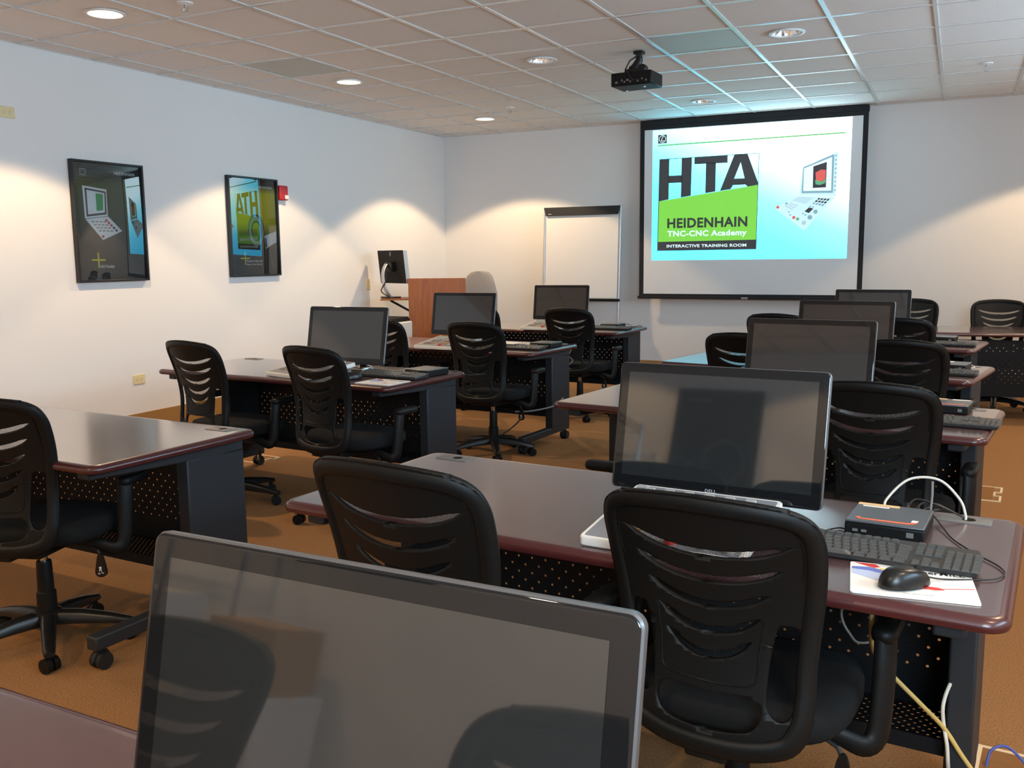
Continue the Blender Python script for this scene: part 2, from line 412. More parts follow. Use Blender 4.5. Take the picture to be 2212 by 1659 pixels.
# recessed downlights
def downlight(x, y, on, label):
    t = thing('downlight', label, 'ceiling light', (x, y, H), 0, 'recessed downlights')
    MB().lathe([(.098, .01), (.101, .004), (.118, .000), (.118, -.004), (.100, -.006), (.094, .002)], n=36, caps=False).build('trim_ring', M['trim'], t)
    if on:
        MB().lathe([(.094, .002), (.088, .03), (.08, .06)], n=36, caps=False).build('reflector', M['trim'], t)
        MB().lathe([(.0, .028), (.087, .030)], n=36).build('lens', M['lens_on'], t)
    else:
        MB().lathe([(.094, .002), (.086, .05), (.062, .11), (.03, .125), (.0, .125)], n=36, caps=False).build('reflector', M['reflector'], t)
        b = MB()
        for a in (0, 2.1, 4.2): b.cyl((.03 * math.cos(a), .03 * math.sin(a), .12), (.03 * math.cos(a), .03 * math.sin(a), .04), .012, n=10)
        b.build('lamp_tube', M['white_pl'], t)
    return t
downlight(*CANS_ON[0], True, 'glowing recessed downlight nearest the camera, above the left wall posters')
downlight(*CANS_ON[1], True, 'glowing recessed downlight in the middle of the row along the left wall')
downlight(*CANS_ON[2], True, 'glowing recessed downlight nearest the front left corner of the room')
downlight(*CANS_OFF[0], False, 'unlit mirrored downlight in the ceiling to the right of the projector')
downlight(*CANS_OFF[1], False, 'unlit mirrored downlight in the ceiling to the left of the projector')
downlight(*CANS_OFF[2], False, 'unlit mirrored downlight just above the top of the projection screen')

def sprinkler(x, y, label):
    t = thing('sprinkler_head', label, 'sprinkler', (x, y, H + .006), 0, 'ceiling sprinklers')
    MB().lathe([(.045, -.0005), (.045, -.006), (.02, -.01), (.012, -.012)], n=24).build('cover_plate', M['trim'], t)
    b = MB().cyl((0, 0, -.01), (0, 0, -.03), .008, n=12); b.tube([(-.012, 0, -.028), (-.016, 0, -.045), (0, 0, -.058)], .003, 6); b.tube([(.012, 0, -.028), (.016, 0, -.045), (0, 0, -.058)], .003, 6)
    b.cyl((0, 0, -.058), (0, 0, -.061), .018, n=16); b.build('deflector', M['sprk'], t)
sprinkler(.118, 8.45, 'small white sprinkler head in the ceiling above the right front corner')
sprinkler(-4.087, 4.237, 'small metal sprinkler head at the top edge near the nearest glowing downlight')
sprinkler(-4.101, 8.58, 'small sprinkler head in the ceiling beside the farthest glowing downlight')

# ------------------------------------------------------------------ lights
def spot(x, y, watts, col=(1., .69, .39), half=56.8, blend=.13, r=.05):
    l = bpy.data.lights.new('downlight_lamp', 'SPOT'); l.energy = watts; l.color = col; l.spot_size = R(2 * half); l.spot_blend = blend; l.shadow_soft_size = r
    o = bpy.data.objects.new('downlight_lamp', l); COL.objects.link(o); o.location = (x, y, H - .012)
    return o
SP = 136
for x, y in CANS_ON: spot(x, y, SP)
for x, y in [(-4.67, -.70), (.93, 9.12), (.95, 6.65), (.95, 4.18)]: spot(x, y, SP)
spot(-4.67, 1.70, SP * .35); spot(.95, 1.70, SP * .7)
for x, y in [(-3.0, -.70), (-1.2, -.70), (.95, -.70)]: spot(x, y, SP)

# ------------------------------------------------------------------ projection screen + picture
YS = 10.13
def screen():
    t = thing('projection_screen', 'large black bordered projection screen pulled down on the front wall', 'projection screen', (-2.068, YS, 0))
    ox = -2.068
    X0, X1, Z0, Z1 = -3.25 - ox, -.885 - ox, .922, H - .002
    MB().box(X0 - .0, X1 + .0, -.008, .09, Z1 - .055, Z1).build('case', M['screen_black'], t, bevel=.004)
    b = MB(); bw = .05
    b.box(X0, X0 + bw, -.002, .002, Z0 + .02, Z1 - .05); b.box(X1 - bw, X1, -.002, .002, Z0 + .02, Z1 - .05)
    b.box(X0 + bw, X1 - bw, -.002, .002, 2.762, Z1 - .05); b.box(X0 + bw, X1 - bw, -.002, .002, Z0 + .02, .972)
    b.build('black_border', M['screen_black'], t, smooth=0)
    MB().box(X0 + bw, X1 - bw, -.0012, .0012, .972, 2.762).build('cloth', M['screen_cloth'], t, smooth=0)
    MB().box(X0 - .015, X1 + .015, -.014, .014, Z0 - .006, Z0 + .026).build('bottom_bar', M['screen_black'], t, bevel=.004)
    lab = MB().box(-.035, .035, -.0155, -.0141, Z0 - .001, Z0 + .020).build('maker_plate', M['ink_grey'], t, smooth=0)
    # the projected picture: lit shapes lying on the cloth
    def L(d): return lambda p: (p[0] - ox, -.0014 - d, p[1])
    img = MB().tess([[(-3.11, 1.342), (-1.045, 1.348), (-1.038, 2.758), (-3.108, 2.754)]], L(.0002)).build('projected_picture', M['sl_bg'], t, smooth=0)
    b = MB()
    b.tess([[(-3.045, 1.447), (-1.958, 1.452), (-1.950, 2.452), (-3.030, 2.443)], [(-3.037, 1.455), (-3.022, 2.436), (-1.956, 2.446), (-1.964, 1.459)]], L(.0006), 1)
    b.tess([[(-3.04, 1.545), (-1.957, 1.553), (-1.955, 2.124), (-3.032, 1.989)]], L(.0004), 0)
    b.tess([[(-3.045, 1.447), (-1.960, 1.452), (-1.958, 1.553), (-3.041, 1.545)]], L(.0005), 1)
    b.tess([[(-3.047, 2.582), (-1.097, 2.597), (-1.097, 2.611), (-3.047, 2.596)]], L(.0004), 2)
    b.build('logo_panel', [M['sl_green'], M['sl_dark'], M['sl_line']], img, smooth=0)
    b = MB(); D = L(.0007)
    b.tess([[(-3.028, 2.441), (-2.918, 2.440), (-2.922, 2.005), (-3.030, 1.989)]], D); b.tess([[(-2.780, 2.443), (-2.667, 2.445), (-2.674, 2.037), (-2.784, 2.022)]], D)
    b.tess([[(-2.925, 2.260), (-2.775, 2.260), (-2.775, 2.182), (-2.925, 2.182)]], D)
    b.tess([[(-2.640, 2.445), (-2.281, 2.449), (-2.281, 2.368), (-2.640, 2.370)]], D); b.tess([[(-2.513, 2.375), (-2.406, 2.375), (-2.407, 2.072), (-2.515, 2.058)]], D)
    b.tess([[(-2.209, 2.452), (-2.073, 2.452), (-1.957, 2.150), (-1.957, 2.124), (-2.065, 2.110), (-2.088, 2.132), (-2.219, 2.131), (-2.243, 2.090), (-2.357, 2.076)], [(-2.142, 2.366), (-2.208, 2.198), (-2.098, 2.198)]], D)
    put_text(b, 'HEIDENHAIN', D, -2.933, -2.058, 1.693, 1.800, 0, .035)
    put_text(b, 'TNC-CNC Academy', D, -2.931, -2.062, 1.583, 1.664, 1, .035)
    put_text(b, 'INTERACTIVE TRAINING ROOM', D, -2.937, -2.063, 1.481, 1.514, 1, .03)
    b.build('lettering', [M['sl_dark'], M['sl_white']], img, smooth=0)
    b = MB(); D = L(.0004); D2 = L(.0006)
    b.tess([[(-3.047, 2.610), (-2.950, 2.611), (-2.949, 2.703), (-3.047, 2.703)]], D, 0)
    c = (-2.998, 2.657)
    b.tess([[(c[0] + .040 * math.cos(a), c[1] + .040 * math.sin(a)) for a in [2 * PI * k / 24 for k in range(24)]], [(c[0] + .034 * math.cos(a), c[1] + .034 * math.sin(a)) for a in [2 * PI * k / 24 for k in range(24)]]], D2, 1)
    b.tess([[(-3.016, 2.640), (-3.009, 2.640), (-2.985, 2.690), (-2.992, 2.690)]], D2, 1); b.tess([[(-3.018, 2.637), (-2.975, 2.632), (-2.973, 2.638), (-3.014, 2.643)]], D2, 1)
    b.build('emblem', [M['sl_dark'], M['sl_white']], img, smooth=0)
    # picture of the control console
    b = MB()
    b.tess([[(-1.531, 2.006), (-1.170, 1.978), (-1.161, 2.426), (-1.508, 2.275)]], D, 0)
    b.tess([[(-1.510, 2.020), (-1.200, 2.012), (-1.200, 2.398), (-1.500, 2.284)], [(-1.494, 2.041), (-1.493, 2.270), (-1.220, 2.371), (-1.219, 2.036)]], D2, 2)
    b.tess([[(-1.494, 2.041), (-1.219, 2.036), (-1.220, 2.371), (-1.493, 2.270)]], D2, 1)
    D3 = L(.0009); D4 = L(.0012)
    b.tess([[(-1.400, 2.069), (-1.271, 2.070), (-1.270, 2.324), (-1.401, 2.286)]], D3, 3)
    b.tess([[(-1.378, 2.222), (-1.325, 2.25), (-1.277, 2.245), (-1.278, 2.16), (-1.31, 2.13), (-1.37, 2.14)]], D4, 4)
    b.tess([[(-1.38, 2.150), (-1.31, 2.128), (-1.274, 2.158), (-1.279, 2.113), (-1.33, 2.095), (-1.374, 2.105)]], L(.0014), 5)
    for k in range(9):
        z = 2.03 + k * .043; b.tess([[(-1.190, z), (-1.176, z + .001), (-1.176, z + .018), (-1.190, z + .016)]], D3, 2)
    for k in range(9):
        x = -1.49 + k * .032; b.tess([[(x, 2.018), (x + .012, 2.017), (x + .012, 2.026), (x, 2.027)]], D3, 2)
    b.tess([[(-1.537, 1.996), (-1.778, 1.878), (-1.473, 1.638), (-1.179, 1.969)]], D, 0)
    A, B_, Dd, C_ = Vector((-1.537, 1.996)), Vector((-1.179, 1.969)), Vector((-1.473, 1.638)), Vector((-1.778, 1.878))
    def uv(u, v): return tuple(A * (1 - u) * (1 - v) + B_ * u * (1 - v) + Dd * u * v + C_ * (1 - u) * v)
    def key(u, v, w, h, mi): b.tess([[uv(u, v), uv(u + w, v), uv(u + w, v + h), uv(u, v + h)]], D3, mi)
    for r in range(4):
        for c in range(9): key(.06 + c * .045, .08 + r * .07, .034, .045, 6)
    for r in range(3):
        for c in range(5): key(.10 + c * .05, .48 + r * .09, .035, .05, 6)
    for r in range(3):
        for c in range(4): key(.60 + c * .085, .06 + r * .085, .06, .06, 3 if r < 2 else 2)
    key(.62, .42, .13, .16, 3)
    for u, v in ((.60, .36), (.68, .36), (.62, .64), (.70, .64), (.30, .80), (.40, .86)): key(u, v, .045, .04, 2)
    for (x, z, r, mi) in ((-1.746, 1.886, .016, 4), (-1.365, 1.827, .022, 2), (-1.419, 1.772, .024, 2), (-1.580, 1.774, .016, 4), (-1.541, 1.758, .016, 5), (-1.477, 1.717, .022, 6), (-1.66, 1.92, .012, 2)):
        b.tess([[(x + r * math.cos(a), z + r * math.sin(a)) for a in [2 * PI * k / 14 for k in range(14)]]], D4, mi)
    b.build('console_picture', [M['sl_pale'], M['sl_disp'], M['sl_mid'], M['sl_dark'], M['sl_red'], M['sl_g2'], M['sl_grey']], img, smooth=0)
screen()

# ------------------------------------------------------------------ projector
def projector():
    t = thing('ceiling_projector', 'black ceiling projector on a short black mount facing the screen', 'projector', (-2.19, 6.62, H), -3)
    MB().box(-.165, .145, 0, .24, -.245, -.150).build('housing', M['plastic'], t, bevel=.008)
    b = MB()
    for k, x in enumerate((-.13, -.085, -.065, -.045, -.02, .0, .03, .07, .10)):
        b.box(x, x + (.012 if k % 3 else .02), -.003, .001, -.225 + .012 * (k % 2), -.212 + .012 * (k % 2))
    b.build('socket_panel', M['grey_plastic'], t)
    MB().lathe([(.03, 0), (.028, .02), (.022, .022), (0, .022)], (.06, .24, -.19), axis='y').build('lens', M['glass_black'], t)
    b = MB().cyl((.06, .09, -.246), (.06, .09, -.252), .012, n=14); b.cyl((-.12, .2, -.246), (-.12, .2, -.252), .012, n=14); b.build('foot', M['silver'], t)
    b = MB(); b.box(-.012, .055, .05, .115, -.022, -.0005); b.tube([(.02, .085, -.02), (.022, .085, -.06), (.0, .085, -.10), (-.01, .085, -.12)], [.024, .026, .034, .042], 14)
    b.cyl((-.05, .085, -.118), (.07, .085, -.118), .022, n=16); b.box(-.07, .08, .03, .15, -.152, -.125)
    b.cyl((.055, .06, -.12), (.055, .11, -.12), .026, n=16)
    b.build('mount', M['plastic_g'], t)
    MB().tube([(.03, .05, -.03), (-.03, .03, -.07), (-.05, .0, -.13), (.0, -.015, -.2), (.04, -.003, -.22)], .006, 8).build('cable', M['black_cb'], t)
projector()

# ------------------------------------------------------------------ wall posters
PRINT1 = ramp_mat('poster_print_olive', (0, 0, 1), [(0., (.035, .033, .028)), (.35, (.050, .046, .035)), (.55, (.045, .055, .018)), (.80, (.060, .085, .012)), (.93, (.012, .018, .014)), (1., (.008, .010, .010))], .6)
PRINT2 = ramp_mat('poster_print_yellow', (0, 0, 1), [(0., (.010, .010, .010)), (.25, (.020, .022, .020)), (.42, (.12, .12, .02)), (.55, (.55, .48, .01)), (.85, (.62, .55, .01)), (.94, (.02, .02, .01)), (1., (.008, .008, .008))], .6)
def poster(loc, rz, w, h, pr, label, art):
    """frame in the local xz plane, facing -y; origin at its lower middle on the wall"""
    t = thing('framed_poster', label, 'poster', loc, rz, 'framed console posters')
    f = .016
    b = MB(); d0, d1 = -.042, -.001
    b.box(-w / 2, -w / 2 + f, d0, d1, 0, h); b.box(w / 2 - f, w / 2, d0, d1, 0, h); b.box(-w / 2 + f, w / 2 - f, d0, d1, 0, f); b.box(-w / 2 + f, w / 2 - f, d0, d1, h - f, h)
    b.build('frame', M['frame_blk'], t, bevel=.003)
    MB().box(-w / 2 + f, w / 2 - f, -.012, -.001, f, h - f).build('print', pr, t, smooth=0)
    art(t)
    n, m = 16, 20; vs = []; W2, H2 = w / 2 - f, h - 2 * f
    for j in range(m + 1):
        for i in range(n + 1):
            u = i / n * 2 - 1; v = j / m * 2 - 1
            vs.append((u * W2, -.022 - .0088 * (1 - u * u) - .006 * (1 - v * v), f + (v + 1) / 2 * H2))
    fs = [(j * (n + 1) + i, j * (n + 1) + i + 1, (j + 1) * (n + 1) + i + 1, (j + 1) * (n + 1) + i) for j in range(m) for i in range(n)]
    MB().add(vs, fs).build('glazing', M['glazing'], t, smooth=180)
    return t
def plane(y, x0, z0): return lambda p: (p[0] - x0, y, p[1] - z0)
def art1(t):
    # coordinates along the wall, measured from the print's middle 5.128 and its foot 1.248
    P = plane(-.0125, 5.128, 1.248); P2 = plane(-.0130, 5.128, 1.248); P3 = plane(-.0135, 5.128, 1.248)
    b = MB()
    b.tess([[(4.901, 1.955), (5.116, 1.936), (5.114, 1.740), (4.906, 1.715)]], P, 0)
    b.tess([[(4.920, 1.940), (5.108, 1.921), (5.103, 1.752), (4.922, 1.729)]], P2, 1)
    b.tess([[(4.935, 1.925), (5.095, 1.909), (5.088, 1.765), (4.936, 1.746)]], P3, 2)
    b.tess([[(5.014, 1.904), (5.080, 1.900), (5.073, 1.782), (5.014, 1.774)]], plane(-.0139, 5.128, 1.248), 3)
    b.tess([[(4.909, 1.711), (5.117, 1.737), (5.239, 1.630), (5.055, 1.560)]], P, 0)
    for k in range(5): b.tess([[(5.085 + k * .022, 1.715 - k * .018), (5.105 + k * .022, 1.715 - k * .018), (5.110 + k * .022, 1.698 - k * .018), (5.088 + k * .022, 1.698 - k * .018)]], P2, 1 if k > 2 else 4)
    for k in range(4):
        for q in range(4): b.tess([[(4.96 + k * .035 + q * .02, 1.700 - q * .022), (4.985 + k * .035 + q * .02, 1.702 - q * .022), (4.99 + k * .035 + q * .02, 1.690 - q * .022), (4.965 + k * .035 + q * .02, 1.688 - q * .022)]], P2, 5)
    b.tess([[(5.057 + .012 * math.cos(a), 1.587 + .010 * math.sin(a)) for a in [k * PI / 6 for k in range(12)]]], P2, 4)
    b.build('console_picture', [M['ink_white'], M['ink_dark'], M['ink_white'], M['ink_green'], M['ink_red'], M['ink_grey']], t, smooth=0)
    b = MB()
    b.tess([[(4.995, 1.468), (5.007, 1.468), (5.007, 1.352), (4.995, 1.352)]], P2, 0); b.tess([[(4.939, 1.418), (5.064, 1.418), (5.064, 1.406), (4.939, 1.406)]], P3, 0)
    put_text(b, 'HEIDENHAIN', P2, 5.196, 5.392, 2.051, 2.074, 1, .02); put_text(b, 'Mill Flexibly', P2, 5.016, 5.145, 1.345, 1.374, 1, .01)
    b.tess([[(4.886, 2.028), (4.941, 2.028), (4.941, 2.078), (4.886, 2.078)], [(4.891, 2.033), (4.891, 2.073), (4.936, 2.073), (4.936, 2.033)]], P2, 2)
    b.tess([[(4.9135 + r * math.cos(a), 2.053 + r * math.sin(a)) for a in [2 * PI * k / 16 for k in range(16)]] for r in (.018, .015)], P2, 2)
    b.build('lettering', [M['ink_plus'], M['ink_white'], M['ink_grey']], t, smooth=0)
def art2(t):
    P = plane(-.0125, 6.729, 1.250); P2 = plane(-.0130, 6.729, 1.250); P3 = plane(-.0135, 6.729, 1.250)
    b = MB()
    for r0, r1, mi, PP in ((.150, .075, 0, P), (.150, .138, 1, P2), (.095, .075, 1, P2)):
        b.tess([[(6.765 + r0 * .72 * math.cos(a), 1.66 + r0 * math.sin(a)) for a in [2 * PI * k / 36 for k in range(36)]], [(6.765 + r1 * .72 * math.cos(a), 1.66 + r1 * math.sin(a)) for a in [2 * PI * k / 36 for k in range(36)]]], PP, mi)
    b.tess([[(6.868, 1.615), (7.040, 1.664), (7.036, 1.560), (6.886, 1.500)]], P3, 2); b.tess([[(6.875, 1.600), (6.895, 1.595), (6.905, 1.515), (6.885, 1.51)]], plane(-.0138, 6.729, 1.25), 3)
    b.tess([[(6.905, 1.500), (6.940, 1.510), (7.000, 1.330), (6.970, 1.325)]], P2, 3)
    b.build('encoder_picture', [M['ink_grey'], M['ink_dark'], M['ink_white'], M['ink_dark']], t, smooth=0)
    b = MB()
    b.tess([[(6.594, 1.468), (6.606, 1.468), (6.606, 1.353), (6.594, 1.353)]], P2, 0); b.tess([[(6.539, 1.419), (6.662, 1.419), (6.662, 1.407), (6.539, 1.407)]], P3, 0)
    put_text(b, 'HEIDENHAIN', P2, 6.812, 7.003, 2.046, 2.068, 1, .02)
    put_text(b, 'Position Linear and', P2, 6.615, 6.828, 1.378, 1.401, 1, .01); put_text(b, 'Rotary Axes Exactly', P2, 6.615, 6.828, 1.345, 1.368, 1, .01)
    b.build('lettering', [M['ink_plus'], M['ink_white']], t, smooth=0)
def art3(t):
    P = lambda p: (p[0], -.0128, p[1]); P2 = lambda p: (p[0], -.0134, p[1])
    b = MB()
    for cx, cz, r in ((-.08, .36, .17), (.10, .28, .10)):
        b.tess([[(cx + r * math.cos(a), cz + r * math.sin(a)) for a in [2 * PI * k / 32 for k in range(32)]], [(cx + r * .8 * math.cos(a), cz + r * .8 * math.sin(a)) for a in [2 * PI * k / 32 for k in range(32)]]], P if r > .12 else P2, 0)
    b.build('encoder_picture', [M['ink_grey']], t, smooth=0)
    b = MB(); put_text(b, 'HEIDENHAIN', P, .06, .26, .80, .825, 0, .02); b.build('lettering', [M['ink_white']], t, smooth=0)
# local x runs along +y of the room when turned by 90 degrees: front face (-y local) looks to +x
poster((XL, 5.128, 1.248), 90, .657, .890, PRINT1, 'black framed poster of an open white console, nearer the camera on left wall', art1)
poster((XL, 6.729, 1.250), 90, .660, .888, PRINT2, 'black framed yellow poster that mirrors the projected screen, farther along left wall', art2)
poster((-2.19, YB, 1.25), 180, .655, .888, PRINT1, 'dark poster with round encoder rings, seen mirrored in the right monitor glass', art3)

# ------------------------------------------------------------------ wall plates, strobe
def outlet(loc, rz, horizontal, label):
    t = thing('wall_outlet', label, 'wall outlet', loc, rz, 'cream wall outlets')
    w, h = (.116, .076) if horizontal else (.076, .116)
    MB().box(-w / 2, w / 2, -.007, 0, -h / 2, h / 2).build('cover_plate', M['cream'], t, bevel=.003)
    for s in (-1, 1):
        cx, cz = (s * .022, 0) if horizontal else (0, s * .022)
        o = MB().lathe([(.016, -.0085), (.016, -.006)], (cx, 0, cz), axis='y', n=20).build('socket', M['cream'], t)
        b = MB()
        for q in (-1, 1):
            if horizontal: b.box(cx - .006, cx + .004, -.0092, -.0086, cz + q * .006 - .0012, cz + q * .006 + .0012)
            else: b.box(cx + q * .006 - .0012, cx + q * .006 + .0012, -.0092, -.0086, cz - .004, cz + .006)
        b.build('slots', M['slot'], o, smooth=0)
outlet((XL, 8.549, 1.118), 90, False, 'cream upright wall outlet beside the lectern monitor')
outlet((XL, 5.317, .471), 90, True, 'cream wall outlet low on the left wall near the carpet')
outlet((XL, 4.349, 2.404), 90, True, 'cream wall plate high on the left wall under the ceiling')
t = thing('fire_alarm_strobe', 'red fire alarm strobe on the left wall behind the yellow poster', 'fire alarm', (XL, 7.13, 2.02), 90)
MB().box(-.06, .06, -.055, 0, -.068, .068).build('housing', M['red'], t, bevel=.01)
MB().box(.0, .05, -.072, -.054, -.06, -.02).build('strobe_lens', M['clear'], t, bevel=.008)

# ------------------------------------------------------------------ training table
LT, DT = 1.82, .765
def perf(mb, x0, x1, y0, y1, sx, sy, r, to3, solid=None, mi=0):
    """sheet with staggered rows of round holes; rows outside the bands stay solid"""
    ny = max(1, int(round((y1 - y0) / sy))); sy = (y1 - y0) / ny
    for j in range(ny):
        a0, a1 = y0 + j * sy, y0 + (j + 1) * sy; ym = (a0 + a1) / 2
        if solid and not any(b0 <= ym <= b1 for b0, b1 in solid):
            mb.add([to3((x0, a0)), to3((x1, a0)), to3((x1, a1)), to3((x0, a1))], [(0, 1, 2, 3)], mi); continue
        off = (sx / 2) if j % 2 else 0
        n = int((x1 - x0 - off - .01) // sx); e0 = x0 + off + .005; e1 = e0 + n * sx
        for p, q in ((x0, e0), (e1, x1)): mb.add([to3((p, a0)), to3((q, a0)), to3((q, a1)), to3((p, a1))], [(0, 1, 2, 3)], mi)
        for i in range(n):
            b0, b1 = e0 + i * sx, e0 + (i + 1) * sx; xm = (b0 + b1) / 2
            outer = [(b1, ym), (b1, a1), (xm, a1), (b0, a1), (b0, ym), (b0, a0), (xm, a0), (b1, a0)]
            inner = [(xm + r * math.cos(k * PI / 4), ym + r * math.sin(k * PI / 4)) for k in range(8)]
            mb.add([to3(p) for p in outer + inner], [(k, (k + 1) % 8, 8 + (k + 1) % 8, 8 + k) for k in range(8)], mi)
def make_table():
    t = thing('training_table', '', 'table', group='mahogany training tables')
    Ls = []
    for ins, z in ((.012, TOP - .031), (.003, TOP - .027), (0, TOP - .019), (.002, TOP - .010), (.008, TOP - .0038), (.016, TOP - .0007), (.022, TOP), (.034, TOP)):
        Ls.append([(p[0], p[1], z) for p in rrect(LT - 2 * ins, DT - 2 * ins, .05 - ins)])
    MB().loops(Ls, [1, 1, 1, 1, 1, 1, 0]).build('tabletop', [M['laminate'], M['edge']], t)
    for s in (-1, 1):
        g = MB(); x, y = s * .775, .31
        g.loops([[(p[0], p[1], z) for p in rrect(w, d, .006, 3, x, y)] for w, d, z in ((.125, .06, TOP - .001), (.125, .06, TOP + .002), (.119, .054, TOP + .003))])
        g = g.build('grommet', M['grey_plastic'], t)
        MB().lathe([(.0, .0004), (.016, .0004)], (x + .01, y, TOP + .003), n=18).build('cable_hole', M['plastic'], g)
    for s in (-1, 1):
        xa, xb = sorted((s * .775, s * .835))
        b = MB().box(xa, xb, .075, .365, .12, TOP - .075)
        b.hexa([(xa, -.345, TOP - .062), (xb, -.345, TOP - .062), (xb, .365, TOP - .095), (xa, .365, TOP - .095), (xa, -.345, TOP - .031), (xb, -.345, TOP - .031), (xb, .365, TOP - .031), (xa, .365, TOP - .031)])
        leg = b.build('leg', M['steel'], t, bevel=.006)
        xm = s * .805
        MB().box(xm - .027, xm + .027, -.36, .37, .075, .125).build('foot', M['steel'], leg, bevel=.006)
        for yy in (-.325, .335):
            c = MB().cyl((xm, yy, .075), (xm, yy, .05), .008, n=10); c.cyl((xm - .026, yy, .030), (xm - .006, yy, .030), .030, n=20); c.cyl((xm + .006, yy, .030), (xm + .026, yy, .030), .030, n=20)
            c.tube([(xm, yy + .032 * math.cos(a), .032 + .032 * math.sin(a)) for a in [k * PI / 8 for k in range(9)]], .007, 6)
            c.build('caster', M['rubber'], leg)
    b = MB(); perf(b, -.775, .775, .205, TOP - .06, .050, .026, .0042, lambda p: (p[0], .335, p[1]), [(.30, .515), (.575, .66)])
    o = b.build('modesty_panel', M['steel_blk'], t, smooth=0); o.modifiers.new('thickness', 'SOLIDIFY').thickness = .0015
    b = MB(); perf(b, -.775, .775, .10, .334, .024, .0155, .0042, lambda p: (p[0], p[1], .215)); b.box(-.775, .775, .095, .10, .205, .245)
    o = b.build('cable_tray', M['steel_blk'], t, smooth=0); o.modifiers.new('thickness', 'SOLIDIFY').thickness = .0015
    return t
TBL = Kind(make_table())
G_T = 'mahogany training tables'
TABLES = [
 (-3.42, 2.525, -3.2, 'bare mahogany training table in the left column nearest the camera'),
 (-3.535, 4.51, -5.2, 'mahogany training table with monitor, the second one back along the left wall'),
 (-3.535, 6.31, -4.4, 'mahogany training table with monitor, third in left column before the lectern'),
 (-3.545, 8.12, -3.5, 'mahogany training table closest to the flip chart easel in the left column'),
 (-.755, 2.305, -5.0, 'mahogany training table with orange-striped computer and white mouse pad at right'),
 (-.735, 4.19, -7.0, 'mahogany training table second in the right column, behind the big upright monitor'),
 (-.736, 5.90, -10.5, 'mahogany training table third in the right column whose left end mirrors cyan screen light'),
 (-.72, 7.59, -8.5, 'mahogany training table fourth in the right column, last with a monitor'),
 (.06, 8.95, 6.0, 'mahogany training table turned around at far right, its perforated panel facing the camera'),
 (-.70, .52, -2.0, 'mahogany training table under the nearest monitor in the bottom foreground'),
]
for i, (x, y, rz, lab) in enumerate(TABLES):
    TBL.place((x, y, 0), rz + (180 if i == 8 else 0), lab)
# the table at far right stands with its rear (panel) side to the room

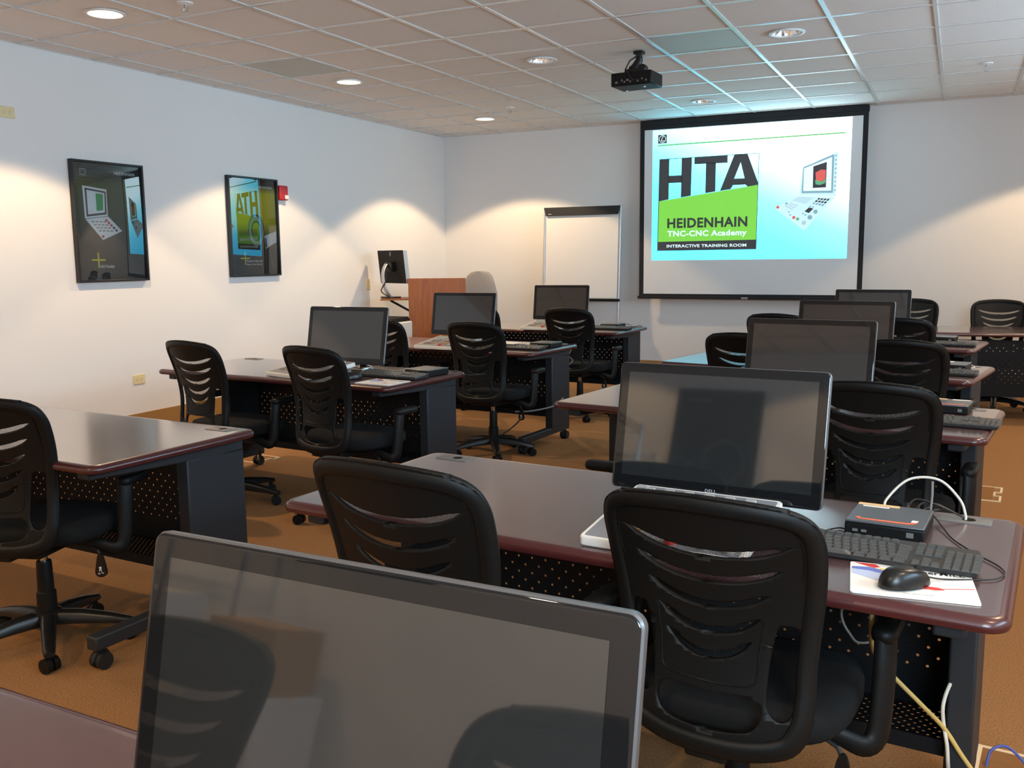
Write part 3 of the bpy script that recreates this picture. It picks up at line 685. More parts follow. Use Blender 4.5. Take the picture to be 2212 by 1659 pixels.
# ------------------------------------------------------------------ task chair
def byy(x, z):
    pts = [(.38, -.222), (.44, -.226), (.52, -.220), (.60, -.210), (.68, -.212), (.77, -.230), (.86, -.260), (1.0, -.315)]
    for (z0, y0), (z1, y1) in zip(pts, pts[1:]):
        if z <= z1:
            tt = max(0, (z - z0) / (z1 - z0)); tt2 = tt
            break
    else: tt2 = 1
    return y0 + (y1 - y0) * tt2 + .95 * x * x
def sm_y(x, z):   # smoothed profile
    return sum(byy(x, z + d) for d in (-.04, -.02, 0, .02, .04)) / 5
def make_chair():
    t = thing('task_chair', '', 'chair', group='black task chairs')
    half = [(0, .972), (.10, .967), (.170, .955), (.211, .930), (.227, .890), (.228, .84), (.223, .77), (.214, .69), (.208, .61), (.208, .545), (.202, .485), (.172, .432), (.10, .408), (0, .402)]
    out = half + [(-x, z) for x, z in half[-2:0:-1]]
    OUT = catmull(out, 4)
    holes = []
    for zc, w, sag, th in ((.857, .172, .034, .017), (.800, .150, .036, .0165), (.742, .127, .038, .016), (.685, .106, .040, .016), (.630, .088, .042, .016)):
        up, lo = [], []
        for k in range(15):
            u = k / 14 * 2 - 1; x = u * w; z = zc + sag * (abs(u) ** 2.2) - sag * .35
            th_ = th * (1 - abs(u) ** 6) ** .5 * .5 + .0008
            up.append((x, z + th_)); lo.append((x, z - th_))
        holes.append(up + lo[::-1])
    for s in (1, -1):
        hp = [(.152, .703), (.176, .692), (.180, .62), (.177, .55), (.162, .505), (.138, .500), (.119, .530), (.121, .60), (.128, .655), (.137, .694)]
        hp = catmull([(s * x, z) for x, z in hp], 3); holes.append(hp)
    hp = [(0, .541), (.07, .542), (.098, .534), (.110, .508), (.100, .478), (.07, .462), (0, .456)]
    holes.append(catmull(hp + [(-x, z) for x, z in hp[-2:0:-1]], 3))
    b = MB(); b.tess([OUT] + holes, lambda p: (p[0], 0, p[1]))
    me = bpy.data.meshes.new('backrest'); me.from_pydata(b.v, [], b.f)
    bm = bmesh.new(); bm.from_mesh(me)
    for k in range(-11, 12): bmesh.ops.bisect_plane(bm, geom=bm.verts[:] + bm.edges[:] + bm.faces[:], plane_co=(k * .019, 0, 0), plane_no=(1, 0, 0))
    for k in range(28): bmesh.ops.bisect_plane(bm, geom=bm.verts[:] + bm.edges[:] + bm.faces[:], plane_co=(0, 0, .435 + k * .02), plane_no=(0, 0, 1))
    bmesh.ops.recalc_face_normals(bm, faces=bm.faces)
    for v in bm.verts: v.co.y = sm_y(v.co.x, v.co.z)
    me.materials.append(M['plastic']); bm.to_mesh(me); bm.free()
    me.polygons.foreach_set('use_smooth', [True] * len(me.polygons))
    o = bpy.data.objects.new('backrest', me); COL.objects.link(o); o.parent = t
    sd = o.modifiers.new('thickness', 'SOLIDIFY'); sd.thickness = .009; sd.offset = 0
    # rounded rim around the shell
    def off(P, d):
        k = len(P); r = []
        for i in range(k):
            a, c = Vector(P[i - 1]), Vector(P[(i + 1) % k]); n = (c - a).normalized(); n = Vector((-n.y, n.x)); p = Vector(P[i]) - n * (-d)
            r.append((p.x, p.y))
        return r
    cen = OUT; sgn = 1 if sum(a[0] * b_[1] - b_[0] * a[1] for a, b_ in zip(OUT, OUT[1:] + OUT[:1])) > 0 else -1
    rim = off(OUT, .019 * sgn)
    b = MB().tube([(x, sm_y(x, z), z) for x, z in rim], [.0200 + .006 * max(0, min(1, (.56 - z) / .12)) for x, z in rim], 10, closed=True, flat=(.55, 1.0), up=(0, 1, 0)); b.build('back_rim', M['plastic'], t, smooth=60)
    rd = catmull([(-.112, .70), (-.104, .64), (-.101, .59), (-.092, .567), (-.05, .560), (.05, .560), (.092, .567), (.101, .59), (.104, .64), (.112, .70)], 5, False)
    MB().tube([(x, sm_y(x, z) - .0045, z) for x, z in rd], .0022, 6).build('panel_ridge', M['plastic'], t, smooth=60)
    rd = catmull([(-.186, .80), (-.190, .86), (-.180, .905), (-.150, .925), (-.08, .934), (0, .936), (.08, .934), (.150, .925), (.180, .905), (.190, .86), (.186, .80)], 5, False)
    MB().tube([(x, sm_y(x, z) - .0045, z) for x, z in rd], .0022, 6).build('panel_ridge', M['plastic'], t, smooth=60)
    # mesh cloth in front of the shell
    n, m = 16, 22; vs = []
    for j in range(m + 1):
        for i in range(n + 1):
            z = .585 + (.925 - .585) * j / m; wx = .106 + (.186 - .106) * max(0, min(1, (z - .66) / .12)); x = (i / n * 2 - 1) * wx
            vs.append((x, sm_y(x, z) + .020, z))
    MB().add(vs, [(j * (n + 1) + i, j * (n + 1) + i + 1, (j + 1) * (n + 1) + i + 1, (j + 1) * (n + 1) + i) for j in range(m) for i in range(n)]).build('back_mesh', M['mesh'], t, smooth=180)
    # seat cushion
    def sup(a, c, z, dy=0, nn=3.2, k=40):
        r = []
        for i in range(k):
            tt = 2 * PI * i / k; cs, sn = math.cos(tt), math.sin(tt)
            x = a * math.copysign(abs(cs) ** (2 / nn), cs); y = c * math.copysign(abs(sn) ** (2 / nn), sn)
            r.append((x, y + .058 + dy, z - .030 * max(0, (y - .10) / c) ** 2))
        return r
    MB().loops([sup(.20, .18, .412), sup(.232, .210, .418), sup(.245, .222, .435), sup(.245, .222, .462), sup(.236, .213, .482), sup(.20, .178, .490), sup(.12, .10, .487)]).build('seat', M['fabric'], t, smooth=60)
    b = MB().box(-.10, .10, -.15, .12, .372, .414); b.box(-.045, .045, -.225, -.10, .385, .425); b.build('mechanism', M['plastic'], t, bevel=.008)
    # arms
    for s in (-1, 1):
        path = catmull([(s * .10, .02, .395), (s * .20, .025, .385), (s * .262, .045, .362), (s * .285, .065, .385), (s * .290, .075, .46), (s * .291, .085, .54), (s * .289, .095, .595)], 5, False)
        k = len(path); rr = [.013 + .010 * min(1, i / 10) for i in range(k)]
        a = MB().tube(path, rr, 12, flat=(.70, 1.18), up=(0, 1, 0)).build('armrest', M['plastic'], t, smooth=60)
        Ls = [[(p[0] + s * .285, p[1] + .150, z) for p in rrect(w, d, r)] for w, d, r, z in ((.035, .12, .017, .585), (.050, .150, .024, .590), (.055, .158, .027, .602), (.052, .152, .025, .615), (.036, .132, .017, .621))]
        MB().loops(Ls).build('arm_pad', M['plastic'], a, smooth=60)
    # height lever with paddle
    lv = MB().tube([(.08, .03, .385), (.17, .02, .378), (.215, .01, .362), (.225, .008, .345)], .005, 8).build('height_lever', M['black_cb'], t)
    Ls = [[(.228 + p[0] , .004 + d, .300 + p[1]) for p in catmull([(-.008, .048), (.008, .048), (.020, .0), (.022, -.022), (.010, -.034), (-.012, -.034), (-.022, -.020), (-.018, .005)], 3)] for d in (-.005, .005)]
    pd = MB().loops(Ls).build('paddle', M['plastic_g'], lv)
    b = MB()
    for q in ([(-.008, .0), (.0, .006), (.008, .0), (.003, .0), (.006, -.014), (.003, -.014), (.0, -.004), (-.003, -.014), (-.006, -.014), (-.003, .0)], [(-.010, -.020), (-.002, -.020), (-.002, -.024), (-.010, -.024)], [(.003, -.017), (.013, -.017), (.013, -.020), (.003, -.020)]):
        b.tess([[(.228 + p[0], p[1]) for p in q]], lambda p: (p[0], -.0016, .300 + p[1]))
    b.build('pictogram', M['ink_white'], lv, smooth=0)
    # column and star base
    MB().lathe([(.036, .10), (.034, .20), (.029, .205), (.027, .31), (.025, .318)], n=22).build('column_cover', M['plastic'], t)
    MB().cyl((0, 0, .30), (0, 0, .385), .014, n=16).build('gas_lift', M['chrome'], t)
    b = MB().lathe([(.0, .075), (.045, .078), (.052, .10), (.048, .128), (.034, .135), (0, .135)], n=24)
    bases = b.build('hub', M['plastic_g'], t)
    for k in range(5):
        a = 2 * PI * k / 5 + .31; ca, sa = math.cos(a), math.sin(a)
        def P(r, w, z): return (r * ca - w * sa, r * sa + w * ca, z)
        sec = []
        for r, w, z0, z1 in ((.03, .026, .078, .128), (.12, .025, .076, .122), (.22, .022, .070, .103), (.275, .020, .062, .088), (.300, .014, .060, .080)):
            sec.append([P(r, -w, z0), P(r, w, z0), P(r, w, z1 - .010), P(r, w * .55, z1), P(r, -w * .55, z1), P(r, -w, z1 - .010)])
        arm = MB().loops(sec).build('base_arm', M['plastic_g'], t, smooth=50)
        c = MB(); q = Vector(P(.278, 0, 0)); tn = Vector((-sa, ca, 0)); tilt = Vector((ca, sa, 0))
        ax = (tn * .8 + tilt * .6 * (1 if k % 2 else -1)).normalized()
        for s0, s1 in ((-.025, -.005), (.005, .025)): c.cyl(q + ax * s0 + Vector((0, 0, .0265)), q + ax * s1 + Vector((0, 0, .0265)), .0265, n=18)
        c.cyl(q + Vector((0, 0, .03)), q + Vector((0, 0, .066)), .011, n=12)
        c.build('caster', M['plastic'], arm)
    return t
CH = Kind(make_chair())
CHAIRS = [
 (-.400, 2.00, -6, 'black slotted task chair in the right foreground beside the mouse pad'),
 (-1.008, 1.83, -7, 'black slotted task chair just behind the nearest monitor, left of centre foreground'),
 (-2.99, 2.23, 16, 'black task chair cut off at the left edge, at the bare nearest left table'),
 (-3.77, 4.08, -9, 'black slotted task chair nearest the left wall at the second left table'),
 (-2.92, 4.05, -11, 'black slotted task chair in front of the second left table monitor'),
 (-3.77, 5.92, -6, 'black task chair mostly hidden, its slots peeking right of the second left table monitor'),
 (-2.95, 5.84, -4, 'black slotted task chair on a star base in front of the third left table'),
 (-3.89, 7.66, -4, 'black task chair showing only a dark sliver right of the third left table monitor'),
 (-2.945, 7.52, -3, 'black slotted task chair at the left column table by the flip chart easel'),
 (-.225, 3.67, -7, 'black task chair right of the big upright monitor, at the second right table'),
 (-1.04, 3.60, 88, 'black task chair turned sideways behind the big upright monitor, only an arm pad showing'),
 (-.215, 5.37, -8, 'black task chair at the third right table, right of the second upright monitor'),
 (-1.05, 5.52, -8, 'black slotted task chair against the cyan-lit end of the third right table'),
 (-.315, 7.05, -8, 'black task chair at the fourth right table, partly behind its neighbour'),
 (-1.17, 7.28, -8, 'black task chair with only its top arc peeking over the second upright monitor'),
 (-.375, 9.27, 181, 'black slotted task chair facing the camera, left one behind the turned around far table'),
 (.335, 9.25, 178, 'black slotted task chair facing the camera at the right edge behind the far table'),
 (-1.28, .37, -3, 'black task chair seen as a dark shape mirrored at the left of the nearest monitor'),
 (-.43, .37, -3, 'black task chair seen as a dark shape mirrored at the right of the nearest monitor'),
]
for x, y, rz, lab in CHAIRS:
    o = CH.place((x, y, 0), rz, lab)
ch1 = [o for o in COL.objects if o.get('label') == CHAIRS[1][3]][0]; ch1.scale = (1.02, 1.02, 1.035)
for o in COL.objects:
    if o.get('label') == CHAIRS[0][3]: o.scale = (1, 1, .985)
    if o.get('label') == CHAIRS[10][3]: o.scale = (1, 1, 1.0)

# ------------------------------------------------------------------ monitors
MW, MH, MT = .56, .342, R(11.6)
def make_monitor():
    t = thing('touch_monitor', '', 'monitor', group='black touch monitors')
    ct, st = math.cos(MT), math.sin(MT); z0 = .046
    def T(p): return (p[0], p[1] * ct + p[2] * st, z0 + p[2] * ct - p[1] * st)   # local: x across, y depth (+ back), z up the glass
    def slab(w, h, r, stops, cz):
        return [[T((p[0], d, p[1] + cz)) for p in rrect(w - 2 * i, h - 2 * i, max(r - i, .002), 5)] for i, d in stops]
    b = MB().loops(slab(MW, MH, .014, [(.002, .0005), (0, .003), (0, .012), (.002, .015), (.05, .030), (.07, .034)], MH / 2)); b.build('housing', M['rim'], t)
    MB().loops(slab(MW - .004, MH - .004, .012, [(0, .001), (0, -.0006), (.0012, -.0014), (.005, -.0014)], MH / 2)).build('bezel_glass', M['glass_black'], t)
    sw, sh, sz = MW - .056, MH - .062, .036
    MB().poly([T((-sw / 2, -.0019, sz)), T((sw / 2, -.0019, sz)), T((sw / 2, -.0019, sz + sh)), T((-sw / 2, -.0019, sz + sh))]).build('screen', M['lcd'], t, smooth=0)
    b = MB(); put_text(b, 'DELL', lambda p: T((p[0], -.0019, p[1])), -.015, .015, .0125, .0215, 0, .03); b.build('lettering', M['ink_grey'], t, smooth=0)
    s = MB().tube([(-.13, -.015, .012), (-.10, -.02, .012), (.10, -.02, .012), (.13, -.015, .012), (.13, .10, .012), (.10, .14, .012), (-.10, .14, .012), (-.13, .10, .012)], .011, 10, closed=True)
    st_ = s.build('stand', M['chrome'], t)
    MB().hexa([(-.07, .13, .012), (.07, .13, .012), (.07, .15, .012), (-.07, .15, .012), T((-.06, .032, .16)), T((.06, .032, .16)), T((.06, .045, .165)), T((-.06, .045, .165))]).build('stand_leg', M['plastic'], st_, bevel=.004)
    MB().cyl((-.10, .012, .034), (.10, .012, .034), .010, n=14).build('hinge_bar', M['chrome'], st_)
    return t
MO = Kind(make_monitor())
for x, y, rz, lab in [
 (-.500, .642, -1.65, 'huge black monitor filling the bottom foreground, mirroring the back wall'),
 (-.553, 2.335, -4.6, 'black monitor mirroring a dark poster, on the orange-striped computer table'),
 (-.587, 4.205, -6.6, 'dark blank monitor second in the overlapping right column stack'),
 (-.612, 5.905, -5.3, 'dark blank monitor third in the right column stack, in front of the smallest one'),
 (-.600, 7.75, -1.0, 'smallest dark monitor at the back of the right column, overlapping the screen frame'),
 (-3.282, 4.53, 0.5, 'dark blank monitor on the second left table'),
 (-3.590, 6.56, 2.6, 'dark blank monitor in front of the oak lectern on the third left table'),
 (-3.515, 8.44, 6.8, 'dark blank monitor in front of the flip chart easel')]:
    MO.place((x, y, TOP + .0015), rz, lab)

# ------------------------------------------------------------------ console keyboards (white slanted panels)
def make_console():
    t = thing('control_console', '', 'control panel', group='white slanted control panels')
    w, d = .385, .36; z0, z1 = .018, .064; a = math.atan2(z1 - z0, d)
    def T(p): return (p[0], -d / 2 + p[1] * math.cos(a) - p[2] * math.sin(a), z0 + p[1] * math.sin(a) + p[2] * math.cos(a))
    Ls = [[T((p[0], p[1] + d / 2, z)) for p in rrect(w - 2 * i, d - 2 * i, .012)] for i, z in ((.003, -.018), (0, -.014), (0, .003), (.002, .006))]
    MB().loops(Ls).build('body', M['white_pl'], t)
    MB().loops([[T((p[0], p[1] + d / 2, z)) for p in rrect(w - .02, d - .02, .008)] for z in (.0055, .0068)]).build('face_plate', M['white_pl2'], t)
    b = MB()
    for x in (-.16, .16): b.box(x - .02, x + .02, .11, .15, 0, .034); b.box(x - .02, x + .02, -.16, -.13, 0, .008)
    b.build('foot', M['grey_plastic'], t)
    b = MB()
    def k(x, y, kw, kd, mi):
        y *= .857; kd *= .857; x *= .96
        b.hexa([T((x - kw / 2, y - kd / 2, .0066)), T((x + kw / 2, y - kd / 2, .0066)), T((x + kw / 2, y + kd / 2, .0066)), T((x - kw / 2, y + kd / 2, .0066)),
                                      T((x - kw * .4, y - kd * .4, .0115)), T((x + kw * .4, y - kd * .4, .0115)), T((x + kw * .4, y + kd * .4, .0115)), T((x - kw * .4, y + kd * .4, .0115))], mi)
    KM = [M['key_dark'], M['key_grey'], M['key_orange']]
    for i in range(6): k(-.15 + i * .055, .385, .028, .012, 1)
    k(-.175, .40, .03, .010, 1)
    b.build('soft_keys', KM, t, smooth=0); b = MB()
    for r in range(5):
        for c in range(15): k(-.165 + c * .0205 + r * .004, .335 - r * .021, .015, .015, 1 if (r + c) % 7 else 0)
    b.build('letter_keys', KM, t, smooth=0); b = MB()
    for r in range(2):
        for c in range(4): k(-.13 + c * .019, .205 - r * .02, .014, .014, 0)
        for c in range(6): k(-.02 + c * .019, .205 - r * .02, .014, .014, 2 if r == 0 else 0)
    b.build('program_keys', KM, t, smooth=0); b = MB()
    for r in range(3):
        for c in range(5): k(-.15 + c * .019, .13 - r * .02, .014, .014, 0 if c < 4 else 2)
        for c in range(6): k(-.02 + c * .021, .13 - r * .02, .016, .014, 2 if (r + c) % 3 else 0)
        for c in range(3): k(.13 + c * .02, .13 - r * .02, .014, .014, 1)
    b.build('axis_keys', KM, t, smooth=0)
    for x, y, m in ((.02, .04, 'key_red'), (.10, .04, 'key_grey'), (.155, .04, 'key_grey')):
        y *= .857; p0, p1 = T((x, y, .0065)), T((x, y, .02))
        MB().cyl(p0, p1, .014, .012, 18).build('knob', M[m], t)
    return t
CO = Kind(make_console())
for x, y, rz, lab in [
 (-.566, 2.125, -4.5, 'white slanted control panel under the poster-mirroring monitor, mostly behind a chair'),
 (-3.36, 4.315, -15, 'white slanted control panel behind the chair at the second left table'),
 (-3.41, 6.02, -3, 'white slanted control panel with rows of keys on the third left table'),
 (-3.40, 7.865, -2, 'white slanted control panel on the left column table by the easel')]:
    c_ = CO.place((x, y, TOP + .001), rz, lab)
    if y < 3:
        for q in c_.children:
            if q.name.startswith('face_plate'): q.material_slots[0].link = 'OBJECT'; q.material_slots[0].material = M['face_grey']; q['label'] = 'grey face with a white border'

# ------------------------------------------------------------------ keyboards, computers, mice
def make_kb():
    t = thing('keyboard', '', 'keyboard', group='black keyboards')
    w, d = .442, .13
    def zt(y): return .014 + (y + d / 2) / d * .012
    Ls = [[(p[0], p[1], z if z < .01 else zt(p[1]) - e) for p in rrect(w - 2 * i, d - 2 * i, .008)] for i, z, e in ((.006, .0, 0), (.001, .004, 0), (0, 1, .003), (.0025, 1, 0))]
    MB().loops(Ls).build('body', M['kb_body'], t)
    b = MB()
    def k(x, y, kw, kd):
        zb = zt(y) - .001
        b.hexa([(x - kw / 2, y - kd / 2, zb), (x + kw / 2, y - kd / 2, zb), (x + kw / 2, y + kd / 2, zb + .001), (x - kw / 2, y + kd / 2, zb + .001),
                (x - kw * .38, y - kd * .36, zb + .006), (x + kw * .38, y - kd * .36, zb + .006), (x + kw * .38, y + kd * .40, zb + .007), (x - kw * .38, y + kd * .40, zb + .007)])
    for r in range(5):
        yy = .018 - r * .0188
        if r == 4:
            for x, kw in ((-.203, .024), (-.176, .024), (-.149, .024), (-.080, .106), (-.010, .024), (.017, .024), (.044, .024), (.071, .024)): k(x, yy, kw, .0178)
        else:
            for c in range(14): k(-.206 + c * .0192 + (0, .004, .008, .012)[r], yy, .0178, .0178)
            k(.073, yy, .030 - (0, .004, .004, .004)[r], .0178)
    for c in range(13): k(-.206 + c * .0192 + (c > 0) * .012 + (c > 4) * .006 + (c > 8) * .006, .046, .0165, .014)
    for c in range(3):
        k(.105 + c * .0192, .046, .0165, .014)
        for r in range(2): k(.105 + c * .0192, .018 - r * .0188, .0178, .0178)
        k(.105 + c * .0192, .018 - 4 * .0188, .0178, .0178)
    k(.105 + .0192, .018 - 3 * .0188, .0178, .0178)
    for c in range(4):
        for r in range(5): k(.1475 + .018 + c * .0182, .018 - r * .0188, .0165, .0178)
    b.build('keys', M['kb_key'], t, smooth=0)
    return t
KB = Kind(make_kb())
for x, y, rz, lab in [
 (-.152, 2.160, -5.4, 'black keyboard in front of the orange-striped computer, nearest the camera'),
 (-.050, 3.985, -7, 'black keyboard on the second right table, beside the cream-stickered computer'),
 (-.100, 5.635, -10, 'black keyboard on the third table of the right column'),
 (-.085, 7.365, -8, 'black keyboard on the fourth table of the right column, near the far table'),
 (-2.875, 4.420, -8, 'black keyboard behind the mouse pad on the second left table'),
 (-2.895, 6.115, -5, 'black keyboard with a white paper on it, on the third left table'),
 (-2.870, 8.010, -4, 'black keyboard catching cyan light on the table by the easel')]:
    k_ = KB.place((x, y, TOP + .001), rz, lab)
    if y < 3: kb0 = k_
def make_pc():
    t = thing('mini_computer', '', 'computer', group='small black computers')
    MB().box(-.089, .089, -.091, .091, 0, .030).build('case', M['plastic'], t, bevel=.004)
    MB().box(-.089, .089, -.091, .091, .0302, .036).build('lid', M['pc_top'], t, bevel=.003)
    b = MB().box(-.07, -.058, -.0925, -.0905, .010, .016); b.box(-.05, -.038, -.0925, -.0905, .010, .016); b.box(.05, .066, -.0925, -.0905, .010, .022); b.build('front_port', M['grey_plastic'], t)
    b = MB()
    for x in (-.06, -.03, 0, .03, .06): b.box(x, x + .02, .0905, .094, .006, .022)
    b.build('rear_port', M['chrome'], t)
    return t
PC = Kind(make_pc())
pcs = []
for x, y, rz, lab in [
 (-.123, 2.390, -5, 'small black computer with orange-red stripe and tan stickers on its lid'),
 (-.015, 4.335, -7, 'small black computer with cream stickers on the second right table'),
 (-.010, 5.885, -10, 'small black computer on the third table of the right column'),
 (-.080, 7.745, -8, 'small black computer on the fourth table of the right column'),
 (-2.745, 4.590, -10, 'small black computer at the right end of the second left table'),
 (-2.745, 6.320, -5, 'small black computer at the right end of the third left table'),
 (-2.900, 8.250, -4, 'small black computer behind the keyboard on the table by the easel')]:
    pcs.append(PC.place((x, y, TOP + .001), rz, lab))
def flat_on(parent, name, rings, z, m, th=.0006):
    b = MB()
    for ring in rings: b.loops([[(p[0], p[1], z) for p in ring], [(p[0], p[1], z + th) for p in ring]])
    return b.build(name, m, parent, smooth=0)
strip = [(-.066, -.052), (-.070, -.062), (-.058, -.072), (.050, -.072), (.064, -.062), (.070, -.044), (.062, -.042), (.052, -.060), (-.058, -.062), (-.060, -.052)]
flat_on(pcs[0], 'stripe_sticker', [strip], .0362, M['sticker_red'])['label'] = 'orange-red curved stripe sticker'
flat_on(pcs[0], 'stripe_end', [[(.054, -.052), (.066, -.052), (.070, -.036), (.056, -.034)]], .0370, M['ink_white'])
flat_on(pcs[0], 'tan_sticker', [[(-.086, .066), (.012, .066), (.012, .086), (-.086, .086)]], .0362, M['sticker_tan'])
flat_on(pcs[0], 'paper_sticker', [[(-.072, .052), (-.010, .052), (-.010, .062), (-.072, .062)]], .0362, M['paper'])
flat_on(pcs[1], 'tan_sticker', [[(-.086, .060), (-.01, .060), (-.01, .086), (-.086, .086)]], .0362, M['sticker_tan'])
flat_on(pcs[1], 'paper_sticker', [[(.01, .060), (.08, .060), (.08, .080), (.01, .080)]], .0362, M['paper'])
flat_on(pcs[1], 'stripe_sticker', [strip], .0362, M['sticker_red'])
flat_on(pcs[2], 'paper_sticker', [[(-.08, .04), (.0, .04), (.0, .08), (-.08, .08)]], .0362, M['paper'])

def make_mouse():
    t = thing('computer_mouse', '', 'mouse', group='black computer mice')
    b = MB(); n, m = 24, 10; vs = []
    L_, W_, Hh = .058, .032, .037
    for j in range(m + 1):
        ph = j / m * PI / 2
        for i in range(n):
            a = 2 * PI * i / n; c, s = math.cos(a), math.sin(a)
            rr = math.cos(ph) ** .55 if j < m else 0
            y = s * L_ * rr; x = c * W_ * rr * (1 - .12 * s)
            vs.append((x, y, .003 + Hh * math.sin(ph) * (1 - .16 * (y / L_) - .12 * (y / L_) ** 2)))
    fs = [(j * n + i, j * n + (i + 1) % n, (j + 1) * n + (i + 1) % n, (j + 1) * n + i) for j in range(m) for i in range(n)]
    fs.append(tuple(range(n)))
    b.add(vs, fs).build('shell', M['plastic_g'], t, smooth=180)
    MB().cyl((-.003, .030, .0335), (.003, .030, .0335), .008, n=16).build('scroll_wheel', M['rubber'], t)
    return t
MS = Kind(make_mouse())
mouse0 = MS.place((-.068, 1.972, TOP + .0035), -49, 'black mouse lying on the white mouse pad at right')
MS.place((-3.02, 4.255, TOP + .001), -20, 'black mouse left of the mouse pad on the second left table')

def mouse_pad(loc, rz, label, right):
    t = thing('mouse_pad', label, 'mouse pad', loc, rz, 'printed white mouse pads')
    w, d = .237, .195
    MB().loops([[(p[0], p[1], z) for p in rrect(w, d, .007)] for z in (0, .0026)]).build('mat', M['pad'], t)
    def P(e): return lambda p: (p[0], p[1], .0028 + e)
    b = MB()
    b.tess([[(-.112, .094), (-.068, .092), (-.058, .075), (-.070, .066), (-.092, .080)]], P(0), 0)
    b.tess([[(-.115, .065), (-.08, .070), (-.03, .045), (-.01, .020), (-.045, .028), (-.08, .045), (-.116, .050)]], P(0), 1)
    b.tess([[(-.116, .048), (-.08, .043), (-.03, .022), (-.02, .0), (-.06, -.02), (-.100, .01), (-.116, .02)]], P(.0001), 2)
    b.tess([[(-.06, .068), (-.02, .060), (.0, .045), (-.03, .050), (-.06, .058)]], P(.0002), 3)
    b.tess([[(.028, -.02), (.050, -.022), (.060, -.034), (.040, -.040), (.020, -.036)]], P(.0001), 0)
    b.tess([[(.0, -.046), (.116, -.012), (.116, -.0085), (.0, -.043)]], P(.0002), 0)
    b.build('artwork', [M['ink_red'], M['ink_blue'], M['ink_lblue'], M['ink_yellow']], t, smooth=0)
    b = MB(); put_text(b, 'hyperMILL', P(.0003), .0, .105, .050, .078, 0, .02)
    put_text(b, 'the open mind', P(.0003), -.02, .035, -.078, -.071, 1, .0)
    b.build('lettering', [M['ink_dark'], M['ink_grey']], t, smooth=0)
    return t
mouse_pad((-.056, 2.005, TOP + .0006), 5.5, 'white printed mouse pad under the mouse at the right foreground', True)
mouse_pad((-2.795, 4.205, TOP + .0006), -5, 'white printed mouse pad near the front edge of the second left table', False)
o = MB().box(-.10, .06, -.05, .05, 0, .001).build('paper_sheet', M['paper'], smooth=0); o.location = (-2.96, 6.16, TOP + .036); o.rotation_euler = (R(4), 0, R(-8)); tag(o, 'white paper lying on the keyboard of the third left table', 'paper')

# ------------------------------------------------------------------ cables
def cord_of(parent, name, pts, r, m):
    inv = (Matrix.Translation(parent.location) @ parent.rotation_euler.to_matrix().to_4x4()).inverted()
    return MB().tube([inv @ Vector(p) for p in catmull(pts, 8, False)], r, 8).build(name, m, parent, smooth=80)
def cable(name, pts, r, m, label, cat='cable', grp=None):
    o = MB().tube(catmull(pts, 8, False), r, 8).build(name, m, smooth=80)
    return tag(o, label, cat, grp)
Z = TOP + .004
cord_of(mouse0, 'mouse_cord', [(-.026, 2.010, Z + .012), (.0, 2.035, Z + .003), (.05, 2.062, Z), (.097, 2.088, Z), (.118, 2.130, Z), (.108, 2.18, Z), (.075, 2.235, Z), (.045, 2.29, Z), (.015, 2.36, Z), (-.01, 2.45, Z + .005), (-.03, 2.505, Z + .012), (-.05, 2.500, Z + .014)], .0018, M['black_cb'])
cable('network_cable', [(-.14, 2.49, Z + .015), (-.14, 2.53, Z + .035), (-.09, 2.565, Z + .085), (-.02, 2.575, Z + .088), (.03, 2.565, Z + .045), (.045, 2.545, Z + .012), (.046, 2.54, Z - .002)], .0034, M['white_cb'], 'cream cable arching from the orange-striped computer to the table grommet')
cord_of(kb0, 'keyboard_cord', [(-.215, 2.33, Z), (-.235, 2.34, Z), (-.262, 2.30, Z), (-.268, 2.25, Z), (-.25, 2.23, Z + .012)], .0022, M['black_cb'])
t = thing('plug_bundle', 'tangle of black plugs and cords behind the orange-striped computer', 'cables', (-.07, 2.50, TOP + .001))
b = MB(); b.cyl((-.02, .0, .018), (-.02, .03, .03), .008, n=10); b.cyl((.0, .0, .016), (.005, .035, .02), .007, n=10); b.cyl((.03, 0, .016), (.03, .03, .018), .007, n=10); b.build('plug', M['plastic'], t)
b = MB()
for k in range(4): b.tube(catmull([(-.02 + k * .02, .03, .02), (.0 + k * .02, .055, .04 - k * .006), (.05, .05 + k * .004, .03), (.10, .045, .012), (.118, .043, .0045)], 6, False), .0025, 7)
b.build('cords', M['black_cb'], t)
MB().tube([(.035, .03, .018), (.037, .032, .06), (.036, .032, .095)], .003, 8).build('antenna', M['grey_cb'], t)
cable('floor_cable', [(-.139, 2.16, .60), (-.135, 2.15, .529), (-.104, 2.18, .468), (-.029, 2.235, .372), (.022, 2.285, .300), (.062, 2.30, .235), (.105, 2.33, .165), (.138, 2.42, .095), (.155, 2.54, .045), (.160, 2.66, .012)], .0055, M['yellow_cb'], 'yellow cable running from under the table down to the floor box')
cable('floor_cable', [(.07, 2.38, .56), (.058, 2.36, .475), (.050, 2.34, .435), (.027, 2.31, .393), (.017, 2.29, .354), (.020, 2.29, .31), (.030, 2.28, .26), (.036, 2.30, .19), (.045, 2.45, .10), (.060, 2.66, .008)], .0045, M['white_cb'], 'pale grey cable hanging beside the right table leg to the floor')
cable('floor_cable', [(.135, 2.70, .012), (.145, 2.72, .05), (.18, 2.73, .065), (.22, 2.71, .045), (.245, 2.69, .012), (.26, 2.68, .006)], .004, M['blue_cb'], 'short blue cable arching over the floor box at bottom right')
cable('floor_cable', [(-.19, 2.25, .68), (-.204, 2.2, .60), (-.208, 2.2, .578), (-.203, 2.2, .555), (-.189, 2.2, .532), (-.169, 2.22, .504), (-.13, 2.28, .50), (-.10, 2.36, .55)], .003, M['grey_cb'], 'thin blue-grey cable loop under the right foreground table')
